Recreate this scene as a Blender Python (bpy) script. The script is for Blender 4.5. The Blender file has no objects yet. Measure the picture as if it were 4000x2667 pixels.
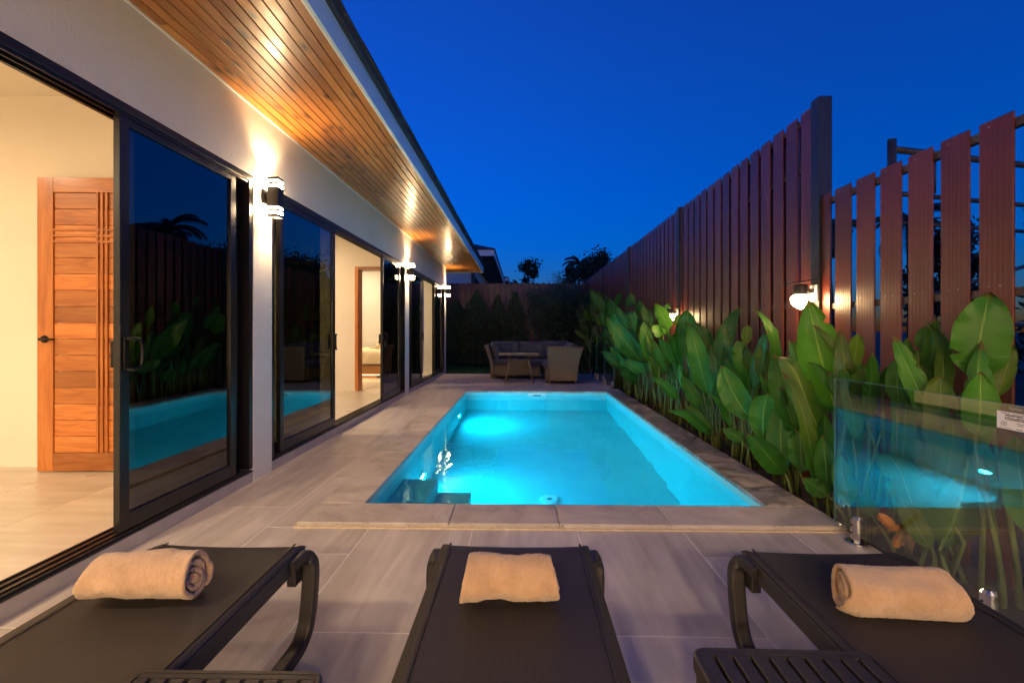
import bpy, bmesh, math, random
from mathutils import Vector, Matrix, noise
R = math.radians
random.seed(7)
scene = bpy.context.scene
COL = scene.collection

# ------------------------------------------------------------------ camera
CAM_H = 1.14
cd = bpy.data.cameras.new('camera'); cam = bpy.data.objects.new('camera', cd); COL.objects.link(cam)
cd.sensor_width = 36; cd.lens = 16; cd.shift_y = -0.0104; cd.clip_start = 0.02; cd.clip_end = 2000
cam.location = (0, 0, CAM_H); cam.rotation_euler = (R(90), 0, math.atan(36 / 1777.8))
scene.camera = cam

# ------------------------------------------------------------------ sky (dusk, the sun has just gone down to the right; long exposure)
w = bpy.data.worlds.new('World'); scene.world = w; w.use_nodes = True
nt = w.node_tree; nt.nodes.clear()
sky = nt.nodes.new('ShaderNodeTexSky'); sky.sky_type = 'NISHITA'; sky.sun_disc = False
sky.sun_elevation = R(0.7); sky.sun_rotation = R(145); sky.air_density = 1.0; sky.dust_density = 0.4; sky.ozone_density = 7.5
bg = nt.nodes.new('ShaderNodeBackground'); bg.inputs[1].default_value = 0.125
wo = nt.nodes.new('ShaderNodeOutputWorld')
nt.links.new(sky.outputs[0], bg.inputs[0]); nt.links.new(bg.outputs[0], wo.inputs[0])
vs = scene.view_settings
vs.view_transform = 'Standard'; vs.look = 'None'; vs.exposure = 2.87; vs.gamma = 1; vs.use_curve_mapping = False
scene.render.engine = 'CYCLES'
K = 0.1368        # lamp power unit under this exposure
cy = scene.cycles
cy.use_denoising = True; cy.max_bounces = 10; cy.diffuse_bounces = 4; cy.glossy_bounces = 5; cy.transmission_bounces = 8
cy.transparent_max_bounces = 24; cy.sample_clamp_indirect = 6; cy.sample_clamp_direct = 0; cy.caustics_reflective = False; cy.caustics_refractive = True
cy.blur_glossy = 0.5

# ------------------------------------------------------------------ materials
class NT:
    def __init__(s, name):
        s.m = bpy.data.materials.new(name); s.m.use_nodes = True; s.t = s.m.node_tree; s.t.nodes.clear()
        s.out = s.n('ShaderNodeOutputMaterial')
    def n(s, ty, **kw):
        nd = s.t.nodes.new(ty)
        for k, v in kw.items(): setattr(nd, k, v)
        return nd
    def l(s, a, b): s.t.links.new(a, b)
    def coord(s, kind='Object', scale=(1, 1, 1), loc=None):
        tc = s.n('ShaderNodeTexCoord'); mp = s.n('ShaderNodeMapping'); mp.inputs['Scale'].default_value = scale
        s.l(tc.outputs[kind], mp.inputs[0])
        return mp
    def noise(s, vec, scale, detail=4, rough=0.55, dist=0.0):
        t = s.n('ShaderNodeTexNoise'); t.inputs['Scale'].default_value = scale; t.inputs['Detail'].default_value = detail
        t.inputs['Roughness'].default_value = rough; t.inputs['Distortion'].default_value = dist
        if vec is not None: s.l(vec, t.inputs['Vector'])
        return t
    def ramp(s, fac, stops):
        r = s.n('ShaderNodeValToRGB'); e = r.color_ramp.elements
        while len(e) < len(stops): e.new(0.5)
        for el, (p, c) in zip(e, stops): el.position = p; el.color = (*c, 1) if len(c) == 3 else c
        s.l(fac, r.inputs[0]); return r
    def mix(s, a, b, fac, blend='MIX'):
        m = s.n('ShaderNodeMix', data_type='RGBA', blend_type=blend)
        for sock, v in ((m.inputs[0], fac), (m.inputs[6], a), (m.inputs[7], b)):
            if hasattr(v, 'is_output'): s.l(v, sock)
            elif isinstance(v, (int, float)): sock.default_value = v
            else: sock.default_value = (*v, 1)
        return m.outputs[2]
    def math(s, op, a, b=None, c=None):
        m = s.n('ShaderNodeMath', operation=op)
        for i, v in enumerate((a, b, c)):
            if v is None: continue
            if hasattr(v, 'is_output'): s.l(v, m.inputs[i])
            else: m.inputs[i].default_value = v
        return m.outputs[0]
    def bump(s, h, strength=0.3, dist=0.01, normal=None):
        b = s.n('ShaderNodeBump'); b.inputs['Strength'].default_value = strength; b.inputs['Distance'].default_value = dist
        s.l(h, b.inputs['Height'])
        if normal is not None: s.l(normal, b.inputs['Normal'])
        return b.outputs[0]
    def pbsdf(s, color=None, rough=0.5, metal=0.0, normal=None, spec=0.5, coat=0.0, coat_rough=0.1, emit=None, estr=0, sheen=0):
        p = s.n('ShaderNodeBsdfPrincipled')
        def put(k, v):
            if hasattr(v, 'is_output'): s.l(v, p.inputs[k])
            elif isinstance(v, tuple): p.inputs[k].default_value = (*v, 1)
            else: p.inputs[k].default_value = v
        put('Base Color', color if color is not None else (.5, .5, .5)); put('Roughness', rough); put('Metallic', metal)
        put('Specular IOR Level', spec); put('Coat Weight', coat); put('Coat Roughness', coat_rough)
        if sheen: put('Sheen Weight', sheen)
        if normal is not None: s.l(normal, p.inputs['Normal'])
        if emit is not None: put('Emission Color', emit); put('Emission Strength', estr)
        return p
    def fin(s, shader):
        s.l(shader.outputs[0] if hasattr(shader, 'outputs') else shader, s.out.inputs[0]); return s.m
    def rnd(s):
        return s.n('ShaderNodeObjectInfo').outputs['Random']

def vary(t, col, amt):
    """per-object brightness variation"""
    v = t.math('MULTIPLY_ADD', t.rnd(), 2 * amt, 1 - amt)
    hs = t.n('ShaderNodeHueSaturation'); t.l(v, hs.inputs['Value'])
    if hasattr(col, 'is_output'): t.l(col, hs.inputs['Color'])
    else: hs.inputs['Color'].default_value = (*col, 1)
    return hs.outputs[0]

def offset_coord(t, scale, amount=37.0, kind='Object'):
    tc = t.n('ShaderNodeTexCoord'); add = t.n('ShaderNodeVectorMath', operation='ADD')
    cmb = t.n('ShaderNodeCombineXYZ'); r = t.math('MULTIPLY', t.rnd(), amount)
    for i in range(3): t.l(r, cmb.inputs[i])
    t.l(tc.outputs[kind], add.inputs[0]); t.l(cmb.outputs[0], add.inputs[1])
    mp = t.n('ShaderNodeMapping'); mp.inputs['Scale'].default_value = scale; t.l(add.outputs[0], mp.inputs[0])
    return mp.outputs[0]

M = {}
def m_simple(name, color, rough=0.5, metal=0.0, noise_scale=0, noise_amt=0.15, bump=0.0, spec=0.5, coat=0.0):
    t = NT(name); c = color; nm = None
    if noise_scale:
        v = t.coord('Object').outputs[0]; n = t.noise(v, noise_scale, 6)
        f = t.ramp(n.outputs[0], [(0.25, tuple(x * (1 - noise_amt) for x in color)), (0.75, tuple(min(1, x * (1 + noise_amt)) for x in color))])
        c = f.outputs[0]
        if bump: nm = t.bump(n.outputs[0], bump, 0.01)
    M[name] = t.fin(t.pbsdf(c, rough, metal, nm, spec, coat)); return M[name]

def m_emit(name, color, strength):
    t = NT(name); e = t.n('ShaderNodeEmission'); e.inputs[0].default_value = (*color, 1); e.inputs[1].default_value = strength * K
    M[name] = t.fin(e)

def mat_tile(name, dark, light, along='Y', rough=0.32):
    t = NT(name); sc = (9, 0.9, 9) if along == 'Y' else (0.9, 9, 9)
    v = offset_coord(t, sc); n1 = t.noise(v, 1.3, 8, 0.6, 0.6)
    v2 = offset_coord(t, (1, 1, 1)); n2 = t.noise(v2, 2.2, 5, 0.6); n3 = t.noise(v2, 60, 3, 0.6)
    c = t.ramp(n1.outputs[0], [(0.28, dark), (0.5, tuple((a + b) / 2 for a, b in zip(dark, light))), (0.72, light)]).outputs[0]
    c = t.mix(c, tuple(x * 0.8 for x in dark), t.ramp(n2.outputs[0], [(0.5, (0, 0, 0)), (0.8, (.45, .45, .45))]).outputs[0])
    c = vary(t, c, 0.09)
    r = t.math('MULTIPLY_ADD', n2.outputs[0], 0.25, rough - 0.1)
    nm = t.bump(t.math('MULTIPLY_ADD', n3.outputs[0], 0.4, n1.outputs[0]), 0.12, 0.003)
    M[name] = t.fin(t.pbsdf(c, r, 0, nm))
mat_tile('deck_tile', (0.375, 0.325, 0.285), (0.61, 0.555, 0.50), 'Y', 0.40)
mat_tile('inner_tile', (0.50, 0.43, 0.34), (0.66, 0.60, 0.50), 'X', 0.28)
m_simple('grout', (0.74, 0.69, 0.62), 0.8)
m_simple('mortar', (0.60, 0.48, 0.33), 0.85, noise_scale=30, noise_amt=0.2, bump=0.3)

t = NT('coping_stone')
v = offset_coord(t, (1, 1, 1)); n1 = t.noise(v, 3.5, 8, 0.65, 1.2); n2 = t.noise(offset_coord(t, (3, 9, 3)), 7, 6, 0.7, 0.5); n3 = t.noise(v, 90, 3)
c = t.ramp(n1.outputs[0], [(0.25, (0.29, 0.24, 0.20)), (0.5, (0.48, 0.42, 0.36)), (0.75, (0.60, 0.54, 0.475))]).outputs[0]
pit = t.ramp(n2.outputs[0], [(0.60, (0, 0, 0)), (0.68, (1, 1, 1))]).outputs[0]
c = t.mix(c, (0.12, 0.10, 0.085), t.math('MULTIPLY', pit, 0.55))
c = vary(t, c, 0.1)
h = t.math('SUBTRACT', t.math('MULTIPLY_ADD', n3.outputs[0], 0.3, n1.outputs[0]), t.math('MULTIPLY', pit, 0.5))
M['coping_stone'] = t.fin(t.pbsdf(c, t.math('MULTIPLY_ADD', n1.outputs[0], 0.5, 0.3), 0, t.bump(h, 0.5, 0.006)))
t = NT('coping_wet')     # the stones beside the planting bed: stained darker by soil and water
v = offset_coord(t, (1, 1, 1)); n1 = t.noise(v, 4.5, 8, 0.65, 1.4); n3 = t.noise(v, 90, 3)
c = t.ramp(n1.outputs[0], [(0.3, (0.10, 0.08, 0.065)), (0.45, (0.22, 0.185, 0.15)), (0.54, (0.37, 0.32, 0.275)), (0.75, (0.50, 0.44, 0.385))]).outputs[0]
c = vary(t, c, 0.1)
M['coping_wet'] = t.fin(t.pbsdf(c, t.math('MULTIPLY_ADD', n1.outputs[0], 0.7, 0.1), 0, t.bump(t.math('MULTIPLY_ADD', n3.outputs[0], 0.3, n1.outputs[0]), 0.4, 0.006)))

t = NT('pool_plaster'); v = t.coord('Object').outputs[0]; n1 = t.noise(v, 1.4, 5)
c = t.ramp(n1.outputs[0], [(0.3, (0.24, 0.64, 0.66)), (0.7, (0.30, 0.72, 0.73))]).outputs[0]
M['pool_plaster'] = t.fin(t.pbsdf(c, 0.55, 0, t.bump(t.noise(v, 120, 3).outputs[0], 0.15, 0.002)))

t = NT('wall_plaster'); v = t.coord('Object').outputs[0]; n1 = t.noise(v, 1.1, 6); n2 = t.noise(v, 70, 6, 0.65); n4 = t.noise(v, 11, 5, 0.6)
c = t.ramp(n1.outputs[0], [(0.3, (0.60, 0.61, 0.59)), (0.7, (0.67, 0.68, 0.655))]).outputs[0]
M['wall_plaster'] = t.fin(t.pbsdf(c, 0.75, 0, t.bump(t.math('MULTIPLY_ADD', n4.outputs[0], 0.8, n2.outputs[0]), 0.6, 0.006)))
m_simple('inner_wall', (0.76, 0.69, 0.58), 0.8, noise_scale=2, noise_amt=0.03)
m_simple('inner_ceiling', (0.80, 0.74, 0.63), 0.85)
m_simple('white_paint', (0.80, 0.80, 0.78), 0.35)
m_simple('fascia_sky_tint', (0.46, 0.68, 0.78), 0.35)  # white fascia boards, with the dusk sky's blue light put into their colour
m_simple('plinth_tile', (0.40, 0.37, 0.36), 0.4, noise_scale=6, noise_amt=0.15)

def mat_wood(name, cols, scale, knots=False, rough=0.3, coat=0.6, amt=0.18, bumpk=0.15):
    t = NT(name)
    v = offset_coord(t, scale); n0 = t.noise(v, 0.7, 4, 0.55, 0.8)
    warp = t.n('ShaderNodeVectorMath', operation='MULTIPLY_ADD'); t.l(n0.outputs['Color'], warp.inputs[0]); warp.inputs[1].default_value = (0.9, 0.9, 0.9); t.l(v, warp.inputs[2])
    n1 = t.noise(warp.outputs[0], 1.1, 2, 0.5); rings = t.math('SINE', t.math('MULTIPLY', n1.outputs[0], 34.0))
    fine = t.noise(offset_coord(t, tuple(s * (9 if s > 2 else 1.2) for s in scale)), 2.0, 5, 0.6)
    f = t.math('ADD', t.math('MULTIPLY_ADD', rings, 0.055, 0.12), t.math('ADD', t.math('MULTIPLY', n0.outputs[0], 0.55), t.math('MULTIPLY', fine.outputs[0], 0.25)))
    c = t.ramp(f, [(0.30, cols[0]), (0.52, cols[1]), (0.78, cols[2])]).outputs[0]
    if knots:
        vo = t.n('ShaderNodeTexVoronoi', feature='F1', voronoi_dimensions='2D'); t.l(offset_coord(t, (5.0, 2.0, 1)), vo.inputs['Vector']); vo.inputs['Scale'].default_value = 1.0
        dd = t.math('MULTIPLY_ADD', fine.outputs[0], 0.06, vo.outputs['Distance'])
        k = t.ramp(dd, [(0.07, (1, 1, 1)), (0.11, (.5, .5, .5)), (0.20, (0, 0, 0))]).outputs[0]
        c = t.mix(c, tuple(x * 0.18 for x in cols[0]), t.math('MULTIPLY', k, 0.9))
    c = vary(t, c, amt)
    M[name] = t.fin(t.pbsdf(c, t.math('MULTIPLY_ADD', n0.outputs[0], 0.2, rough - 0.1), 0, t.bump(f, bumpk, 0.003), coat=coat, coat_rough=0.16))
mat_wood('soffit_pine', [(0.17, 0.050, 0.008), (0.37, 0.140, 0.024), (0.56, 0.255, 0.058)], (9, 0.9, 9), True, 0.36, 0.38, 0.24)
mat_wood('teak_v', [(0.30, 0.075, 0.012), (0.47, 0.15, 0.026), (0.60, 0.23, 0.05)], (10, 10, 1.2), False, 0.4, 0.3, 0.1)
mat_wood('teak_h', [(0.24, 0.055, 0.010), (0.46, 0.145, 0.026), (0.62, 0.26, 0.065)], (1.6, 12, 12), False, 0.4, 0.3, 0.36)
mat_wood('bed_wood', [(0.28, 0.12, 0.04), (0.42, 0.20, 0.07), (0.5, 0.27, 0.11)], (1.2, 9, 9), False, 0.45, 0.2, 0.1)
t = NT('fence_board')      # brown stained fibre board with a pressed wood grain
v = offset_coord(t, (14, 14, 0.9)); wv = t.n('ShaderNodeTexWave', wave_type='BANDS', bands_direction='Y'); wv.inputs['Scale'].default_value = 0.9
wv.inputs['Distortion'].default_value = 5.0; wv.inputs['Detail'].default_value = 4; wv.inputs['Detail Scale'].default_value = 1.6; t.l(v, wv.inputs['Vector'])
n2 = t.noise(offset_coord(t, (1, 1, 1)), 3, 5); n3 = t.noise(offset_coord(t, (1, 1, 1)), 120, 2)
c = t.ramp(n2.outputs[0], [(0.3, (0.105, 0.020, 0.012)), (0.7, (0.150, 0.030, 0.018))]).outputs[0]
c = t.mix(c, (0.3, 0.2, 0.17), t.ramp(n3.outputs[0], [(0.74, (0, 0, 0)), (0.78, (.6, .6, .6))]).outputs[0])
c = vary(t, c, 0.22)
M['fence_board'] = t.fin(t.pbsdf(c, 0.36, 0, t.bump(wv.outputs[0], 0.18, 0.0025)))
m_simple('screw', (0.42, 0.36, 0.32), 0.4, 0.5)
m_simple('post_steel', (0.022, 0.022, 0.026), 0.4, 0.0, noise_scale=5, noise_amt=0.2)
m_simple('rail_steel', (0.10, 0.065, 0.05), 0.5, noise_scale=8)
m_simple('old_pipe', (0.10, 0.085, 0.075), 0.6, 0.3, noise_scale=14, noise_amt=0.5)
m_simple('aluminium', (0.010, 0.009, 0.009), 0.30, 0.0, spec=0.5)
m_simple('aluminium_track', (0.10, 0.075, 0.055), 0.3, 0.6)
m_simple('black_plastic', (0.012, 0.012, 0.013), 0.45)
m_simple('lamp_metal', (0.03, 0.026, 0.024), 0.45, 0.3)
m_simple('handle_black', (0.010, 0.009, 0.009), 0.35, 0.5)
m_simple('resin', (0.020, 0.017, 0.017), 0.45, noise_scale=250, noise_amt=0.08, bump=0.05)
m_simple('chrome', (0.62, 0.60, 0.58), 0.12, 1.0)
m_simple('soil', (0.030, 0.022, 0.016), 0.9, noise_scale=18, noise_amt=0.5, bump=0.8)
m_simple('ground', (0.035, 0.035, 0.025), 0.95, noise_scale=0.3, noise_amt=0.4)
m_simple('lawn_soil', (0.02, 0.03, 0.012), 0.95)
m_simple('roof_shingle', (0.045, 0.045, 0.05), 0.7, noise_scale=6, noise_amt=0.3)
m_simple('neighbour_wall', (0.62, 0.62, 0.6), 0.8, noise_scale=1, noise_amt=0.06)
m_simple('neighbour_soffit', (0.16, 0.14, 0.12), 0.6, noise_scale=3)
m_simple('curtain', (0.72, 0.62, 0.47), 0.9, noise_scale=120, noise_amt=0.06)
m_simple('duvet', (0.74, 0.64, 0.46), 0.9, noise_scale=40, noise_amt=0.05)
m_simple('inlet_steel', (0.35, 0.33, 0.31), 0.35, 0.8)
m_simple('pool_plastic', (0.75, 0.80, 0.80), 0.3)
m_simple('label_paper', (0.78, 0.72, 0.70), 0.6)
m_simple('label_ink', (0.03, 0.03, 0.03), 0.6)
m_simple('label_etch', (0.45, 0.42, 0.40), 0.6)
m_simple('bark', (0.06, 0.045, 0.032), 0.9, noise_scale=20, noise_amt=0.4, bump=0.6)
m_simple('dead_leaf', (0.30, 0.14, 0.06), 0.8, noise_scale=12, noise_amt=0.4)

def mat_foliage(name, c1, c2, trans=0.25, rough=0.5):
    t = NT(name); v = t.coord('Object').outputs[0]; n = t.noise(v, 2.5, 4); n2 = t.noise(v, 40, 2)
    c = t.ramp(t.math('MULTIPLY_ADD', n2.outputs[0], 0.5, t.math('MULTIPLY', n.outputs[0], 0.5)), [(0.35, c1), (0.65, c2)]).outputs[0]
    p = t.pbsdf(c, rough); tr = t.n('ShaderNodeBsdfTranslucent'); t.l(c, tr.inputs[0])
    mx = t.n('ShaderNodeMixShader'); mx.inputs[0].default_value = trans; t.l(p.outputs[0], mx.inputs[1]); t.l(tr.outputs[0], mx.inputs[2])
    M[name] = t.fin(mx)
mat_foliage('shrub_leaf', (0.055, 0.085, 0.024), (0.115, 0.155, 0.045))
mat_foliage('bush_leaf', (0.06, 0.095, 0.04), (0.125, 0.175, 0.075))
mat_foliage('tree_leaf', (0.025, 0.045, 0.02), (0.05, 0.08, 0.03))
mat_foliage('palm_leaf', (0.025, 0.05, 0.02), (0.05, 0.09, 0.03))
mat_foliage('grass_blade', (0.02, 0.075, 0.012), (0.04, 0.13, 0.02), 0.3)

def mat_big_leaf(name, c1, c2, rib):
    t = NT(name); tc = t.n('ShaderNodeTexCoord'); sp = t.n('ShaderNodeSeparateXYZ'); t.l(tc.outputs['UV'], sp.inputs[0])
    u, v = sp.outputs[0], sp.outputs[1]
    du = t.math('ABSOLUTE', t.math('SUBTRACT', u, 0.5))
    vein_in = t.math('ADD', t.math('MULTIPLY', v, 260.0), t.math('MULTIPLY', du, -110.0))
    vein = t.math('SINE', vein_in)
    ob = offset_coord(t, (1, 1, 1)); n = t.noise(ob, 5, 5); n2 = t.noise(ob, 22, 4)
    st = t.noise(offset_coord(t, (1.5, 22, 1), 37, 'UV'), 3.0, 4)
    f = t.math('ADD', t.math('MULTIPLY', n.outputs[0], 0.45), t.math('MULTIPLY', st.outputs[0], 0.55))
    c = t.ramp(f, [(0.3, c1), (0.7, c2)]).outputs[0]
    c = t.mix(c, tuple(x * 1.35 for x in c2), t.math('MULTIPLY', t.math('MULTIPLY_ADD', vein, 0.5, 0.5), 0.22))
    rm = t.ramp(du, [(0.012, (1, 1, 1)), (0.028, (0, 0, 0))]).outputs[0]
    c = t.mix(c, rib, t.math('MULTIPLY', rm, 0.75))
    edge = t.math('MULTIPLY', t.ramp(t.math('ADD', t.math('MULTIPLY', n2.outputs[0], 0.10), v), [(.985, (0, 0, 0)), (1.015, (1, 1, 1))]).outputs[0], 0.8)
    c = t.mix(c, (0.22, 0.10, 0.035), edge)
    spot = t.ramp(n2.outputs[0], [(0.70, (0, 0, 0)), (0.76, (.7, .7, .7))]).outputs[0]
    c = t.mix(c, (0.16, 0.12, 0.035), spot)
    c = vary(t, c, 0.18)
    h = t.math('ADD', t.math('MULTIPLY', vein, 0.35), t.math('MULTIPLY', rm, -1.0))
    nm = t.bump(h, 0.6, 0.003)
    p = t.pbsdf(c, 0.30, 0, nm, spec=0.5)
    tr = t.n('ShaderNodeBsdfTranslucent'); t.l(t.mix(c, (0.12, 0.36, 0.015), 0.5), tr.inputs[0])
    mx = t.n('ShaderNodeMixShader'); mx.inputs[0].default_value = 0.30; t.l(p.outputs[0], mx.inputs[1]); t.l(tr.outputs[0], mx.inputs[2])
    M[name] = t.fin(mx)
mat_big_leaf('leaf_green', (0.036, 0.155, 0.012), (0.085, 0.285, 0.028), (0.32, 0.50, 0.10))
mat_big_leaf('leaf_dark', (0.022, 0.100, 0.011), (0.055, 0.185, 0.020), (0.20, 0.34, 0.07))
mat_big_leaf('leaf_olive', (0.068, 0.135, 0.012), (0.125, 0.215, 0.026), (0.36, 0.42, 0.10))
m_simple('leaf_stem', (0.14, 0.18, 0.04), 0.5, noise_scale=30, noise_amt=0.25)

t = NT('wicker')
v = t.coord('Object').outputs[0]; sp = t.n('ShaderNodeSeparateXYZ'); t.l(v, sp.inputs[0])
hx = t.math('ADD', sp.outputs[0], sp.outputs[1])
sx = t.math('SINE', t.math('MULTIPLY', hx, 2 * math.pi / 0.030)); sz = t.math('SINE', t.math('MULTIPLY', sp.outputs[2], 2 * math.pi / 0.026))
wv = t.math('MULTIPLY', sx, sz); ridge = t.math('MAXIMUM', t.math('ABSOLUTE', sx), t.math('ABSOLUTE', sz))
f = t.math('ADD', t.math('MULTIPLY_ADD', wv, 0.25, 0.3), t.math('MULTIPLY', ridge, 0.4))
c = t.ramp(f, [(0.15, (0.045, 0.03, 0.016)), (0.5, (0.175, 0.125, 0.072)), (0.9, (0.29, 0.22, 0.135))]).outputs[0]
M['wicker'] = t.fin(t.pbsdf(c, 0.55, 0, t.bump(f, 0.7, 0.008)))
t = NT('cushion_cloth'); v = t.coord('Object').outputs[0]
M['cushion_cloth'] = t.fin(t.pbsdf(t.ramp(t.noise(v, 9, 4).outputs[0], [(.3, (0.075, 0.072, 0.082)), (.7, (0.105, 0.10, 0.112))]).outputs[0], 0.9, 0, t.bump(t.noise(v, 260, 2).outputs[0], 0.3, 0.003), sheen=0.2))
t = NT('sling')            # woven dark mesh, fine ribs along the lounger
v = t.coord('Object').outputs[0]; sp = t.n('ShaderNodeSeparateXYZ'); t.l(v, sp.inputs[0])
sx = t.math('SINE', t.math('MULTIPLY', sp.outputs[0], 2 * math.pi / 0.0062)); sy = t.math('SINE', t.math('MULTIPLY', sp.outputs[1], 2 * math.pi / 0.0048))
f = t.math('ADD', t.math('MULTIPLY', sx, 0.38), t.math('MULTIPLY', sy, 0.12)); n = t.noise(v, 6, 4)
c = t.ramp(t.math('MULTIPLY_ADD', f, 0.5, 0.5), [(0.1, (0.009, 0.008, 0.008)), (0.9, (0.052, 0.043, 0.038))]).outputs[0]
M['sling'] = t.fin(t.pbsdf(vary(t, c, 0.05), t.math('MULTIPLY_ADD', n.outputs[0], 0.2, 0.45), 0, t.bump(f, 0.35, 0.0012), spec=0.3))
t = NT('towel'); v = offset_coord(t, (1, 1, 1)); n1 = t.noise(v, 14, 6, 0.6); n2 = t.noise(v, 160, 5, 0.75)
c = t.ramp(n1.outputs[0], [(.3, (0.36, 0.225, 0.130)), (.7, (0.50, 0.325, 0.195))]).outputs[0]
c = t.mix(c, (0.62, 0.44, 0.29), t.ramp(n2.outputs[0], [(.55, (0, 0, 0)), (.8, (.6, .6, .6))]).outputs[0])
M['towel'] = t.fin(t.pbsdf(c, 0.95, 0, t.bump(t.math('MULTIPLY_ADD', n2.outputs[0], 0.8, n1.outputs[0]), 0.9, 0.006), spec=0.1, sheen=0.4))

def mat_pane(name, trans, ior, rough=0.0, refl=(1, 1, 1)):
    t = NT(name); tr = t.n('ShaderNodeBsdfTransparent'); tr.inputs[0].default_value = (*trans, 1)
    g = t.n('ShaderNodeBsdfGlossy'); g.inputs['Roughness'].default_value = rough; g.inputs['Color'].default_value = (*refl, 1)
    fr = t.n('ShaderNodeFresnel'); fr.inputs[0].default_value = ior
    # the back of each pane must not see an inverted index
    geo = t.n('ShaderNodeNewGeometry'); lw = t.n('ShaderNodeLayerWeight'); lw.inputs[0].default_value = 0.5
    f0 = ((ior - 1) / (ior + 1)) ** 2
    fac = t.math('MULTIPLY_ADD', t.math('POWER', lw.outputs['Facing'], 5.0), 1 - f0, f0)
    mx = t.n('ShaderNodeMixShader'); t.l(fac, mx.inputs[0]); t.l(tr.outputs[0], mx.inputs[1]); t.l(g.outputs[0], mx.inputs[2])
    M[name] = t.fin(mx)
mat_pane('tinted_glass', (0.24, 0.25, 0.20), 2.15)
mat_pane('clear_glass', (0.82, 0.89, 0.86), 1.85)
mat_pane('table_glass', (0.15, 0.15, 0.16), 1.6)
m_simple('glass_edge', (0.16, 0.34, 0.30), 0.15)
t = NT('water'); v = t.coord('Object').outputs[0]; n = t.noise(v, 2.2, 3, 0.5, 0.6); n2 = t.noise(v, 9, 2)
g = t.n('ShaderNodeBsdfGlass'); g.inputs['IOR'].default_value = 1.33; g.inputs['Roughness'].default_value = 0.0; g.inputs['Color'].default_value = (0.55, 0.96, 1, 1)
t.l(t.bump(t.math('MULTIPLY_ADD', n2.outputs[0], 0.22, n.outputs[0]), 0.16, 0.03), g.inputs['Normal']); M['water'] = t.fin(g)
m_emit('band_glow', (1.0, 0.68, 0.36), 230)
m_emit('lens_glow', (1.0, 0.78, 0.50), 30)
m_emit('globe_glow', (1.0, 0.64, 0.30), 80)
m_emit('pool_lens_glow', (0.12, 0.85, 1.0), 70)
m_emit('strip_glow', (1.0, 0.66, 0.28), 12)
m_emit('downlight_glow', (1.0, 0.80, 0.55), 12)

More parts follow.
